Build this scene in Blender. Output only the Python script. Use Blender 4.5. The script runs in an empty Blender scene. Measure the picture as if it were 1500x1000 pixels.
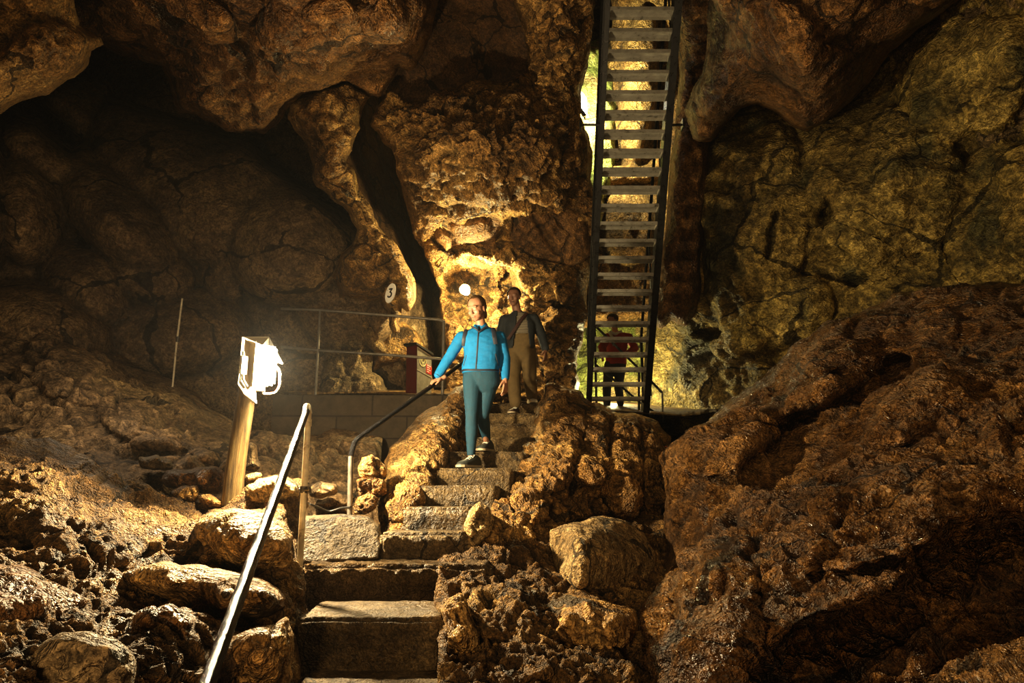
import bpy, bmesh, math, random
import numpy as np
from mathutils import Vector, Matrix
from mathutils.bvhtree import BVHTree

scene = bpy.context.scene
COL = scene.collection
R = math.radians
PITCH = math.atan(0.22)
CAMZ = 2.6
CP, SP = math.cos(PITCH), math.sin(PITCH)

def at(px, py, Y):
    """the point of the cave that stands Y metres in front of the photographer in the direction of a photo pixel"""
    u = (px - 750.0) / 1000.0; v = (500.0 - py) / 1000.0
    dy = CP - v * SP; dz = SP + v * CP
    return Vector((u * Y / dy, Y, CAMZ + dz * Y / dy))

def at_np(px, py, Y):
    u = (px - 750.0) / 1000.0; v = (500.0 - py) / 1000.0
    dy = CP - v * SP; dz = SP + v * CP
    return np.stack([u * Y / dy, Y, CAMZ + dz * Y / dy], axis=-1)

# ---------------------------------------------------------------- noise
def _hash(ix, iy, iz, seed):
    h = (ix.astype(np.uint32) * np.uint32(374761393) + iy.astype(np.uint32) * np.uint32(668265263)
         + iz.astype(np.uint32) * np.uint32(2147483647 & 0x7feb352d) + np.uint32((seed * 1013904223) & 0xffffffff))
    h ^= h >> np.uint32(15); h *= np.uint32(0x2c1b3c6d); h ^= h >> np.uint32(12)
    h *= np.uint32(0x297a2d39); h ^= h >> np.uint32(15)
    return h

_G = np.array([[1,1,0],[-1,1,0],[1,-1,0],[-1,-1,0],[1,0,1],[-1,0,1],[1,0,-1],[-1,0,-1],
               [0,1,1],[0,-1,1],[0,1,-1],[0,-1,-1],[1,1,0],[-1,1,0],[0,-1,1],[0,-1,-1]], dtype=np.float64)

def perlin(P, seed=0):
    I = np.floor(P).astype(np.int64); F = P - I
    U = F * F * F * (F * (F * 6 - 15) + 10)
    def g(dx, dy, dz):
        h = _hash(I[:, 0] + dx, I[:, 1] + dy, I[:, 2] + dz, seed) & np.uint32(15)
        G = _G[h]
        return G[:, 0] * (F[:, 0] - dx) + G[:, 1] * (F[:, 1] - dy) + G[:, 2] * (F[:, 2] - dz)
    def mix(a, b, t): return a + (b - a) * t
    x00 = mix(g(0,0,0), g(1,0,0), U[:, 0]); x10 = mix(g(0,1,0), g(1,1,0), U[:, 0])
    x01 = mix(g(0,0,1), g(1,0,1), U[:, 0]); x11 = mix(g(0,1,1), g(1,1,1), U[:, 0])
    return mix(mix(x00, x10, U[:, 1]), mix(x01, x11, U[:, 1]), U[:, 2])

def band(C, k):
    """C: mesh spacing in noise cells; an octave finer than the mesh can carry is faded out"""
    if C is None: return 1.0
    return np.clip((1.0 / (C * (2.05 ** k) + 1e-9) - 1.1) / 1.6, 0, 1)

def fbm(P, octv=4, seed=0, gain=0.5, C=None):
    a, s, t = 1.0, 0.0, 0.0
    for k in range(octv):
        s = s + a * band(C, k) * perlin(P * (2.03 ** k) + 17.3 * k, seed + k); t += a; a *= gain
    return s / t

def ridged(P, octv=4, seed=0, gain=0.55, C=None):
    a, s, t = 1.0, 0.0, 0.0
    for k in range(octv):
        s = s + a * band(C, k) * (1 - 2 * np.abs(perlin(P * (2.1 ** k) + 9.1 * k, seed + k))); t += a; a *= gain
    return s / t

def cells(P, seed=0):
    """broken-rock facets: every cell is a tilted plane; also the distance to the crack between two cells"""
    I = np.floor(P).astype(np.int64)
    d1 = np.full(len(P), 9e9); d2 = np.full(len(P), 9e9); val = np.zeros(len(P))
    for dx in (-1, 0, 1):
        for dy in (-1, 0, 1):
            for dz in (-1, 0, 1):
                cx, cy, cz = I[:, 0] + dx, I[:, 1] + dy, I[:, 2] + dz
                h = _hash(cx, cy, cz, seed)
                r = [((h >> np.uint32(s)) & np.uint32(255)).astype(np.float64) / 255.0 for s in (0, 8, 16)]
                h2 = _hash(cx, cy, cz, seed + 77)
                q = [((h2 >> np.uint32(s)) & np.uint32(255)).astype(np.float64) / 255.0 - 0.5 for s in (0, 8, 16, 24)]
                D = np.stack([P[:, 0] - cx - r[0], P[:, 1] - cy - r[1], P[:, 2] - cz - r[2]], 1)
                d = (D * D).sum(1)
                plane = 0.6 * q[3] + 1.1 * (D[:, 0] * q[0] + D[:, 1] * q[1] + D[:, 2] * q[2])
                near = d < d1
                d2 = np.where(near, d1, np.minimum(d2, d)); val = np.where(near, plane, val); d1 = np.where(near, d, d1)
    return val, np.sqrt(d2) - np.sqrt(d1)

# ---------------------------------------------------------------- materials
MATS = {}
class NT:
    def __init__(self, name):
        m = bpy.data.materials.new(name); m.use_nodes = True
        self.m = m; self.n = m.node_tree.nodes; self.l = m.node_tree.links
        self.n.clear()
        self.out = self.n.new('ShaderNodeOutputMaterial')
    def new(self, t, **kw):
        x = self.n.new('ShaderNode' + t)
        for k, v in kw.items():
            if k in x.inputs: x.inputs[k].default_value = v
            else: setattr(x, k, v)
        return x
    def link(self, a, b): self.l.new(a, b)
    def noise(self, vec, scale, detail=6, rough=0.6, dist=0.0):
        x = self.new('TexNoise'); x.inputs['Scale'].default_value = scale; x.inputs['Detail'].default_value = detail
        x.inputs['Roughness'].default_value = rough; x.inputs['Distortion'].default_value = dist
        self.link(vec, x.inputs['Vector']); return x
    def ramp(self, fac, stops):
        x = self.new('ValToRGB'); cr = x.color_ramp
        while len(cr.elements) < len(stops): cr.elements.new(0.5)
        for e, (p, c) in zip(cr.elements, stops):
            e.position = p; e.color = (*c, 1) if len(c) == 3 else c
        self.link(fac, x.inputs['Fac']); return x
    def math(self, op, a, b=None):
        x = self.new('Math', operation=op)
        for k, v in enumerate((a, b)):
            if v is None: continue
            if isinstance(v, (int, float)): x.inputs[k].default_value = v
            else: self.link(v, x.inputs[k])
        return x.outputs[0]
    def mix(self, fac, a, b, mode='MIX'):
        x = self.new('MixRGB', blend_type=mode)
        for k, v in zip(('Fac', 'Color1', 'Color2'), (fac, a, b)):
            if isinstance(v, (int, float)): x.inputs[k].default_value = v
            elif isinstance(v, tuple): x.inputs[k].default_value = (*v, 1) if len(v) == 3 else v
            else: self.link(v, x.inputs[k])
        return x.outputs[0]

def rock_mat(name, dark, mid, light, scale=1.0, bump=0.6, rough=0.62, wet=0.35, streak=None, spot=None, crease=0.75):
    """limestone: clay-stained colour patches, darker hollows and lighter edges, coarse and fine relief, damp shiny patches"""
    t = NT(name)
    tc = t.new('TexCoord'); vec = tc.outputs['Object']
    if streak:
        mp = t.new('Mapping'); mp.inputs['Scale'].default_value = streak; t.link(vec, mp.inputs['Vector']); svec = mp.outputs[0]
    else: svec = vec
    n1 = t.noise(svec, 0.9 * scale, 4, 0.62, 0.6)
    n2 = t.noise(svec, 4.2 * scale, 4, 0.7)
    f = t.math('ADD', t.math('MULTIPLY', n1.outputs['Fac'], 0.6), t.math('MULTIPLY', n2.outputs['Fac'], 0.4))
    base = t.ramp(f, [(0.36, dark), (0.5, mid), (0.64, light)]).outputs[0]
    if spot:
        n4 = t.noise(vec, spot[1], 5, 0.6, 0.4)
        sf = t.ramp(n4.outputs['Fac'], [(spot[2], (0, 0, 0)), (spot[2] + 0.1, (1, 1, 1))]).outputs[0]
        base = t.mix(sf, base, spot[0])
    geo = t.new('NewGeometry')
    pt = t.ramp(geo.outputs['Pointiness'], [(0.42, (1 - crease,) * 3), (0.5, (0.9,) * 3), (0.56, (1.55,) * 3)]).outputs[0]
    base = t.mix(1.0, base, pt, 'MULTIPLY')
    mott = t.noise(svec, 11 * scale, 3, 0.75, 1.0)
    mr = t.ramp(mott.outputs['Fac'], [(0.36, (0.36,) * 3), (0.5, (0.95,) * 3), (0.64, (1.55,) * 3)]).outputs[0]
    base = t.mix(0.8, base, mr, 'MULTIPLY')
    fine = t.noise(vec, 42 * scale, 2, 0.9)
    base = t.mix(0.85, base, t.ramp(fine.outputs['Fac'], [(0.34, (0.35,) * 3), (0.5, (1.0,) * 3), (0.66, (1.65,) * 3)]).outputs[0], 'MULTIPLY')
    wn = t.noise(vec, 1.7, 3, 0.6); ck = t.new('TexVoronoi', feature='DISTANCE_TO_EDGE'); ck.inputs['Scale'].default_value = 1.25 * scale
    t.link(t.mix(0.35, svec, wn.outputs['Color']), ck.inputs['Vector'])
    cm = t.noise(vec, 1.1, 1, 0.5)
    cw = t.math('MULTIPLY', t.math('SUBTRACT', cm.outputs['Fac'], 0.42), 0.12)
    crack = t.math('GREATER_THAN', ck.outputs['Distance'], cw)
    base = t.mix(1.0, base, t.ramp(crack, [(0.0, (0.22,) * 3), (1.0, (1.0,) * 3)]).outputs[0], 'MULTIPLY')
    nb1 = t.noise(svec, 7 * scale, 3, 0.68, 0.8)
    nb2 = t.noise(svec, 26 * scale, 3, 0.7)
    h = t.math('ADD', t.math('MULTIPLY', nb1.outputs['Fac'], 0.6), t.math('MULTIPLY', nb2.outputs['Fac'], 0.28))
    h = t.math('ADD', h, t.math('MULTIPLY', mott.outputs['Fac'], 0.34))
    bp = t.new('Bump'); bp.inputs['Strength'].default_value = bump; bp.inputs['Distance'].default_value = 0.26
    t.link(h, bp.inputs['Height'])
    rn = t.noise(vec, 3.0, 2, 0.6)
    rr = t.ramp(rn.outputs['Fac'], [(0.35, (rough - wet * 0.7,) * 3), (0.62, (rough + 0.1,) * 3)]).outputs[0]
    b = t.new('BsdfPrincipled'); t.link(base, b.inputs['Base Color']); t.link(rr, b.inputs['Roughness'])
    b.inputs['Specular IOR Level'].default_value = 0.45
    t.link(bp.outputs[0], b.inputs['Normal']); t.link(b.outputs[0], t.out.inputs[0])
    MATS[name] = t.m; return t.m

def solid_mat(name, col, rough=0.5, metal=0.0, var=0.15, nscale=12, bump=0.0, bscale=60, emit=None, spec=0.5, dirt=None):
    t = NT(name); tc = t.new('TexCoord'); vec = tc.outputs['Object']
    b = t.new('BsdfPrincipled'); b.inputs['Metallic'].default_value = metal; b.inputs['Specular IOR Level'].default_value = spec
    n = t.noise(vec, nscale, 6, 0.65)
    lo = tuple(c * (1 - var) for c in col); hi = tuple(min(1, c * (1 + var)) for c in col)
    c = t.ramp(n.outputs['Fac'], [(0.3, lo), (0.7, hi)]).outputs[0]
    if dirt:
        n3 = t.noise(vec, dirt[1], 7, 0.7, 0.5)
        c = t.mix(t.ramp(n3.outputs['Fac'], [(dirt[2], (0, 0, 0)), (dirt[2] + 0.12, (1, 1, 1))]).outputs[0], c, dirt[0])
    t.link(c, b.inputs['Base Color'])
    t.link(t.ramp(n.outputs['Fac'], [(0.3, (max(0.05, rough - 0.1),) * 3), (0.7, (min(1, rough + 0.1),) * 3)]).outputs[0], b.inputs['Roughness'])
    if bump:
        n2 = t.noise(vec, bscale, 6, 0.7); bp = t.new('Bump'); bp.inputs['Strength'].default_value = bump; bp.inputs['Distance'].default_value = 0.02
        t.link(n2.outputs['Fac'], bp.inputs['Height']); t.link(bp.outputs[0], b.inputs['Normal'])
    if emit:
        b.inputs['Emission Color'].default_value = (*emit[0], 1); b.inputs['Emission Strength'].default_value = emit[1]
    t.link(b.outputs[0], t.out.inputs[0]); MATS[name] = t.m; return t.m

# ---------------------------------------------------------------- objects
def tag(o, label=None, cat=None, group=None, kind=None):
    if label: o['label'] = label
    if cat: o['category'] = cat
    if group: o['group'] = group
    if kind: o['kind'] = kind
    return o

def empty(name, loc=(0, 0, 0), label=None, cat=None, group=None):
    o = bpy.data.objects.new(name, None); COL.objects.link(o); o.location = loc
    o.empty_display_size = 0.1
    return tag(o, label, cat, group)

def link_mesh(name, me, mat=None, parent=None, smooth=True):
    o = bpy.data.objects.new(name, me); COL.objects.link(o)
    if mat is not None: me.materials.append(MATS[mat] if isinstance(mat, str) else mat)
    if smooth: me.shade_smooth()
    if parent is not None:
        o.parent = parent
        o.matrix_parent_inverse = Matrix.Translation(-parent.location)
    return o

def bm_obj(name, bm, mat, parent=None, smooth=True, bevel=0.0):
    bmesh.ops.recalc_face_normals(bm, faces=bm.faces[:])
    if bevel:
        bmesh.ops.bevel(bm, geom=[e for e in bm.edges if len(e.link_faces) == 2 and e.calc_face_angle() > 0.6], offset=bevel, segments=2, affect='EDGES', clamp_overlap=True)
    me = bpy.data.meshes.new(name); bm.to_mesh(me); bm.free()
    o = link_mesh(name, me, mat, parent, smooth)
    if smooth: 
        try: me.set_sharp_from_angle(angle=R(40))
        except Exception: pass
    return o

def add_box(bm, c, s, rot=None):
    M = Matrix.Translation(c) @ (rot.to_4x4() if rot is not None else Matrix.Identity(4)) @ Matrix.Diagonal((*s, 1))
    return bmesh.ops.create_cube(bm, size=1.0, matrix=M)['verts']

def frame_from(d):
    d = Vector(d).normalized(); ref = Vector((0, 0, 1)) if abs(d.z) < 0.95 else Vector((1, 0, 0))
    a = d.cross(ref).normalized(); return a, a.cross(d).normalized()

def add_tube(bm, pts, rad, seg=12, caps=True, flat=None):
    """round bar through points; rad a number or one per point; flat = (axis vector, scale) squashes it"""
    pts = [Vector(p) for p in pts]
    rads = [rad] * len(pts) if isinstance(rad, (int, float)) else rad
    rings = []; a = None
    for i, p in enumerate(pts):
        d = (pts[min(i + 1, len(pts) - 1)] - pts[max(i - 1, 0)]).normalized()
        if a is None: a, b = frame_from(d)
        else:
            a = (a - d * a.dot(d)).normalized(); b = a.cross(d).normalized()
        ring = []
        for k in range(seg):
            th = 2 * math.pi * k / seg
            o = a * math.cos(th) * rads[i] + b * math.sin(th) * rads[i]
            if flat is not None:
                ax = Vector(flat[0]).normalized(); o = o - ax * o.dot(ax) * (1 - flat[1])
            ring.append(bm.verts.new(p + o))
        rings.append(ring)
    for r0, r1 in zip(rings, rings[1:]):
        for k in range(seg):
            bm.faces.new((r0[k], r0[(k + 1) % seg], r1[(k + 1) % seg], r1[k]))
    if caps:
        bm.faces.new(rings[0][::-1]); bm.faces.new(rings[-1])
    return rings

def add_ball(bm, c, s, rot=None, seg=20):
    M = Matrix.Translation(c) @ (rot.to_4x4() if rot is not None else Matrix.Identity(4)) @ Matrix.Diagonal((*s, 1))
    bmesh.ops.create_uvsphere(bm, u_segments=seg, v_segments=max(8, seg * 2 // 3), radius=1.0, matrix=M)

def add_capsule(bm, p0, p1, r0, r1, seg=14, n=6):
    """tapered limb segment with round ends"""
    p0, p1 = Vector(p0), Vector(p1); d = (p1 - p0).normalized()
    pts, rr = [], []
    for k in range(n + 1):
        th = math.pi / 2 * (1 - k / n); pts.append(p0 - d * r0 * math.sin(th)); rr.append(max(1e-4, r0 * math.cos(th)))
    for k in range(n + 1):
        th = math.pi / 2 * k / n; pts.append(p1 + d * r1 * math.sin(th)); rr.append(max(1e-4, r1 * math.cos(th)))
    # drop the double centre
    add_tube(bm, pts, rr, seg)

def add_poly_prism(bm, pts, off):
    """flat plate: polygon pts extruded by vector off"""
    off = Vector(off); f = [bm.verts.new(Vector(p)) for p in pts]; b = [bm.verts.new(Vector(p) + off) for p in pts]
    bm.faces.new(f); bm.faces.new(b[::-1]); n = len(f)
    for i in range(n): bm.faces.new((f[i], f[(i + 1) % n], b[(i + 1) % n], b[i]))

def rounded(pts, r=0.05, n=5):
    """polyline with rounded corners"""
    pts = [Vector(p) for p in pts]; out = [pts[0]]
    for a, b, c in zip(pts, pts[1:], pts[2:]):
        ra = min(r, (a - b).length * 0.45, (c - b).length * 0.45)
        p = b + (a - b).normalized() * ra; q = b + (c - b).normalized() * ra
        for k in range(n + 1):
            t = k / n; out.append(p * (1 - t) ** 2 + b * 2 * t * (1 - t) + q * t * t)
    out.append(pts[-1]); return out

# ---------------------------------------------------------------- rock bodies
def rough_outline(P, rng, it=3, amp=0.10):
    P = [np.array(p, float) for p in P]
    for k in range(it):
        Q = []
        for i, a in enumerate(P):
            b = P[(i + 1) % len(P)]; d = b - a; L = math.hypot(d[0], d[1])
            Q.append(a)
            if L < 7: continue
            m = (a + b) / 2; w = (rng.random() - 0.5) * 2 * amp * min(L, 60)
            m[0] += -d[1] / L * w; m[1] += d[0] / L * w; Q.append(m)
        P = Q
    return np.array(P)

def rbf(src, val, q):
    K = np.sqrt(((src[:, None, :] - src[None]) ** 2).sum(-1)); n = len(src)
    A = np.zeros((n + 3, n + 3)); A[:n, :n] = K + np.eye(n) * 1e-6
    T = np.c_[np.ones(n), src / 500]; A[:n, n:] = T; A[n:, :n] = T.T
    w = np.linalg.solve(A, np.r_[val, 0, 0, 0]); out = np.zeros(len(q))
    for i in range(0, len(q), 20000):
        s = q[i:i + 20000]
        out[i:i + 20000] = np.sqrt(((s[:, None, :] - src[None]) ** 2).sum(-1)) @ w[:n] + np.c_[np.ones(len(s)), s / 500] @ w[n:]
    return out

def dist_poly(q, P):
    A = P[:, :2]; B = np.roll(A, -1, axis=0); best = np.full(len(q), 1e18); bp = np.zeros((len(q), 2)); wn = np.zeros(len(q), int)
    for a, b in zip(A, B):
        ab = b - a; L = (ab * ab).sum()
        t = np.clip(((q - a) @ ab) / max(L, 1e-9), 0, 1); c = a + t[:, None] * ab
        d = ((q - c) ** 2).sum(1); m = d < best; best = np.where(m, d, best); bp[m] = c[m]
        up = (a[1] <= q[:, 1]) & (b[1] > q[:, 1]); dn = (a[1] > q[:, 1]) & (b[1] <= q[:, 1])
        s = ab[0] * (q[:, 1] - a[1]) - (q[:, 0] - a[0]) * ab[1]
        wn += (up & (s > 0)).astype(int) - (dn & (s < 0)).astype(int)
    return np.sqrt(best), bp, wn != 0

def rock(name, outline, mat, ctrl=(), sp=4.0, rim=60, rimd=0.6, thick=1.2, bumps=(), noise=(), seed=1, amp=0.10, it=3,
         label=None, cat=None, group=None, kind=None, parent=None, spy=None):
    """a closed body of rock: its outer edge runs through the outline points, each at its own distance, it swells towards the
    viewer's side, has a back of its own, and its skin is broken up along its normals.
    noise: list of (kind, amplitude m, frequency 1/m[, anisotropy xyz])"""
    rng = random.Random(seed)
    O = np.array(outline, float)
    P = rough_outline(O[:, :3], rng, it, amp)
    x0, y0 = P[:, 0].min(), P[:, 1].min(); x1, y1 = P[:, 0].max(), P[:, 1].max()
    spy = spy or sp
    nx, ny = int((x1 - x0) / sp) + 3, int((y1 - y0) / spy) + 3
    gx, gy = np.meshgrid(x0 - sp + np.arange(nx) * sp, y0 - spy + np.arange(ny) * spy)
    q = np.stack([gx.ravel(), gy.ravel()], 1)
    jit = np.random.RandomState(seed).uniform(-0.28, 0.28, q.shape) * np.array([sp, spy])
    q = q + jit
    d, near, ins = dist_poly(q, P)
    insg = ins.reshape(ny, nx)
    cell = insg[:-1, :-1] & insg[1:, :-1] & insg[:-1, 1:] & insg[1:, 1:]
    # boundary vertices of the kept cells are pulled onto the outline
    cnt = np.zeros((ny, nx), int)
    for dy in (0, 1):
        for dx in (0, 1): cnt[dy:ny - 1 + dy, dx:nx - 1 + dx] += cell
    used = cnt > 0; edge = used & (cnt < 4)
    ue = edge.ravel(); q[ue] = near[ue]; d = np.where(ue, 0.0, d)
    idx = -np.ones(ny * nx, int); u = np.flatnonzero(used.ravel()); idx[u] = np.arange(len(u))
    q = q[u]; d = d[u]; ue = ue[u]
    src = np.r_[O[:, :2], np.array([c[:2] for c in ctrl], float).reshape(-1, 2)]
    val = np.r_[O[:, 2], np.array([c[2] for c in ctrl], float)]
    base = rbf(src, val, q)
    p = np.clip(d / rim, 0, 1); prof = np.sqrt(np.clip(1 - (1 - p) ** 2, 0, 1))
    sw = np.zeros(len(q)); pit = np.zeros(len(q))
    for (cx, cy, rx, ry, rot, h) in bumps:
        c, s = math.cos(R(rot)), math.sin(R(rot)); ex = (q[:, 0] - cx); ey = (q[:, 1] - cy)
        r2 = ((ex * c + ey * s) / rx) ** 2 + ((-ex * s + ey * c) / ry) ** 2
        if h > 0: sw = np.maximum(sw, h * np.sqrt(np.clip(1 - r2, 0, 1)))
        else: pit = np.maximum(pit, -h * np.clip(1 - r2 ** 1.5, 0, 1) ** 0.7)
    front = base + rimd * (1 - prof) - (sw - pit) * np.minimum(1, d / 14)
    back = base + rimd + thick * prof + pit * np.minimum(1, d / 14)
    V1 = at_np(q[:, 0], q[:, 1], front); inner = np.flatnonzero(~ue)
    V2 = at_np(q[inner, 0], q[inner, 1], back[inner])
    bidx = np.arange(len(q)); bidx[inner] = len(q) + np.arange(len(inner))
    jj, ii = np.nonzero(cell)
    a = idx[jj * nx + ii]; b = idx[jj * nx + ii + 1]; c = idx[(jj + 1) * nx + ii + 1]; e = idx[(jj + 1) * nx + ii]
    F1 = np.stack([a, e, c, b], 1); F2 = np.stack([bidx[a], bidx[b], bidx[c], bidx[e]], 1)
    keep = ~(ue[a] & ue[b] & ue[c] & ue[e])      # no twin faces where all four corners lie on the outline
    F2 = F2[keep]
    V = np.r_[V1, V2]; F = np.r_[F1, F2]
    me = bpy.data.meshes.new(name)
    me.vertices.add(len(V)); me.loops.add(len(F) * 4); me.polygons.add(len(F))
    me.vertices.foreach_set('co', V.ravel()); me.loops.foreach_set('vertex_index', F.ravel().astype(np.int32))
    me.polygons.foreach_set('loop_start', (np.arange(len(F)) * 4).astype(np.int32))
    me.update(calc_edges=True); me.validate()
    if noise:
        N = np.zeros(len(me.vertices) * 3); me.vertex_normals.foreach_get('vector', N); N = N.reshape(-1, 3)
        D = np.zeros(len(V))
        E = np.concatenate([F[:, [0, 1]], F[:, [1, 2]], F[:, [2, 3]], F[:, [3, 0]]]); EL = np.sqrt(((V[E[:, 0]] - V[E[:, 1]]) ** 2).sum(1))
        SPC = np.zeros(len(V)); np.maximum.at(SPC, E[:, 0], EL); np.maximum.at(SPC, E[:, 1], EL)
        for _ in range(3):                       # smooth normals and spacing
            ACC = np.zeros_like(N); CN = np.zeros(len(V)); AS = np.zeros(len(V))
            for c0, c1 in ((0, 1), (1, 0)):
                np.add.at(ACC, E[:, c0], N[E[:, c1]]); np.add.at(CN, E[:, c0], 1); np.add.at(AS, E[:, c0], SPC[E[:, c1]])
            N = ACC / np.maximum(1, CN)[:, None] + N * 0.3; N /= np.linalg.norm(N, axis=1)[:, None] + 1e-9
            SPC = np.maximum(SPC * 0.8, AS / np.maximum(1, CN))
        for k, nz in enumerate(noise):
            kd, am, fr = nz[:3]; Q = V * fr; C = SPC * fr
            if len(nz) > 3: Q = Q * np.array(nz[3])
            s = seed * 13 + k * 5
            if kd == 'fbm': D += am * 1.6 * fbm(Q, 5, s, C=C)
            elif kd == 'ridge':
                W = np.stack([fbm(Q * 0.6, 2, s + 31), fbm(Q * 0.6, 2, s + 32), fbm(Q * 0.6, 2, s + 33)], 1)
                D += am * ridged(Q + 0.6 * W, 4, s, C=C * 1.3)
            elif kd == 'lump':
                W = np.stack([fbm(Q * 0.8, 2, s + 41), fbm(Q * 0.8, 2, s + 42), fbm(Q * 0.8, 2, s + 43)], 1)
                D += am * (0.45 - np.abs(fbm(Q + 0.5 * W, 4, s, 0.42, C=C * 1.2)) * 2.6) * band(C, 0)
            elif kd == 'facet':
                W = np.stack([fbm(Q * 0.9, 2, s + 51), fbm(Q * 0.9, 2, s + 52), fbm(Q * 0.9, 2, s + 53)], 1)
                v, cr = cells(Q + 0.35 * W, s)
                D += am * (v * np.clip(cr / 0.12, 0, 1) ** 0.6 - 0.35 * np.clip(1 - cr / 0.10, 0, 1)) * band(C * 1.5, 0)
        V = V + N * D[:, None]
        me.vertices.foreach_set('co', V.ravel())
    me.update()
    o = link_mesh(name, me, mat, parent)
    tag(o, label, cat, group, kind)
    return o
# ================================================================ cave materials
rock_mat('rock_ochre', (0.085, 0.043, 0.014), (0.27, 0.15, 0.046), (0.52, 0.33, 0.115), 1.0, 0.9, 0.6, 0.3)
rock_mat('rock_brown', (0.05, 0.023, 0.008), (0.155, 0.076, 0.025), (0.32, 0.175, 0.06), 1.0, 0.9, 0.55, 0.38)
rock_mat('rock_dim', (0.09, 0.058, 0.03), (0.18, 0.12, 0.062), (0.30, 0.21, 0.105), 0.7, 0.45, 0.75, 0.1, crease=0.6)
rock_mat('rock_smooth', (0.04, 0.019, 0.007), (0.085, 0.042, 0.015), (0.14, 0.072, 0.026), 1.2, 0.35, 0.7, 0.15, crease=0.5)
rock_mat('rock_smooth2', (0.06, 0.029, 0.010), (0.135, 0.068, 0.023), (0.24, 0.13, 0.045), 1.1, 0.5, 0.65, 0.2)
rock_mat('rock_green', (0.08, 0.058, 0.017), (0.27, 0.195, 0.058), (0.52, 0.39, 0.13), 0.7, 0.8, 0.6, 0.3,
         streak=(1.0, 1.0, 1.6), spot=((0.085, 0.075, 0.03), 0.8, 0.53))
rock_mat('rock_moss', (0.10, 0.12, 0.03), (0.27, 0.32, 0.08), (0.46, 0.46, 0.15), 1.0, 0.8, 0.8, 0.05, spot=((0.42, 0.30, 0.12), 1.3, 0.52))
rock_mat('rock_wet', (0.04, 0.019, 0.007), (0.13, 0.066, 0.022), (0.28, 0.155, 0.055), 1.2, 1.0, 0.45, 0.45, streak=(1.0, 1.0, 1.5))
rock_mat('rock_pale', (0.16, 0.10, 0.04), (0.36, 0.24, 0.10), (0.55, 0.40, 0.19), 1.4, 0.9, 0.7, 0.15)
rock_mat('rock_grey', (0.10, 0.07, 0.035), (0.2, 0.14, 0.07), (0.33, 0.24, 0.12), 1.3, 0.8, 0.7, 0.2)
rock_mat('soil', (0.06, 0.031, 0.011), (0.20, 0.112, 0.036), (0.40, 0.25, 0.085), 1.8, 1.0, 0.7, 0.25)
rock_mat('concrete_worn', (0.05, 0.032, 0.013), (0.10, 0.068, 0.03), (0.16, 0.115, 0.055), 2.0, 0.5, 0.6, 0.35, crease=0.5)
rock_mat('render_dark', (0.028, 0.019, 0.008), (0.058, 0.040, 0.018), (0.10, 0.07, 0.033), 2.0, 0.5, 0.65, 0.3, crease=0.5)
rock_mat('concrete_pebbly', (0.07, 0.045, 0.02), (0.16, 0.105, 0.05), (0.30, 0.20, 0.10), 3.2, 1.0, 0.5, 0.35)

WALLN = [('fbm', 0.30, 0.45), ('ridge', 0.10, 1.3), ('fbm', 0.05, 3.5)]
# ================================================================ the shell
# far side behind everything
rock('wall_back', [(-420, 900, 15), (-420, -420, 13), (350, -420, 14), (800, -420, 14), (1100, -420, 14), (1100, 300, 15.5), (1080, 700, 15.5), (560, 720, 15.5), (200, 760, 16)],
     'rock_dim', sp=9, rim=40, rimd=0.5, thick=0.8, noise=[('fbm', 0.5, 0.3), ('ridge', 0.25, 0.8), ('fbm', 0.07, 3)], seed=3, amp=0.03, kind='structure')

# the large rounded dim wall on the left
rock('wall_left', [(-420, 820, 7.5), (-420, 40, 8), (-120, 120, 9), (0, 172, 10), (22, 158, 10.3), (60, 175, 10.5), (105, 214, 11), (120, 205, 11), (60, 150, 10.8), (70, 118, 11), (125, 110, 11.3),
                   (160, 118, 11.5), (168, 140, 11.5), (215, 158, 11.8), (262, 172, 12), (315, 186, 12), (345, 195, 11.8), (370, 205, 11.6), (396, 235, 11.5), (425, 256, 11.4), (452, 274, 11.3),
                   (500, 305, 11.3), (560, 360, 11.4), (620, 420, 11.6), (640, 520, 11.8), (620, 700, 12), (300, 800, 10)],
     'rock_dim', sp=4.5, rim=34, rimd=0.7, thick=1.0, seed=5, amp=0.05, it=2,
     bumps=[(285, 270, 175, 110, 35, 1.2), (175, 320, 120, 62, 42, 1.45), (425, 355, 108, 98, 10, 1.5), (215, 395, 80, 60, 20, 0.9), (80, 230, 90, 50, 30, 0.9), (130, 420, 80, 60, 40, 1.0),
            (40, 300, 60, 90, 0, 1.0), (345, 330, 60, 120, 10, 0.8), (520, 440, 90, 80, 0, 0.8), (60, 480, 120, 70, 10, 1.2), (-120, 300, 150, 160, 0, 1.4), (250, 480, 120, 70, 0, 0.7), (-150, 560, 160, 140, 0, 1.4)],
     noise=[('fbm', 0.10, 0.8), ('ridge', 0.03, 2.2), ('fbm', 0.025, 5)], kind='structure')

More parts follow.
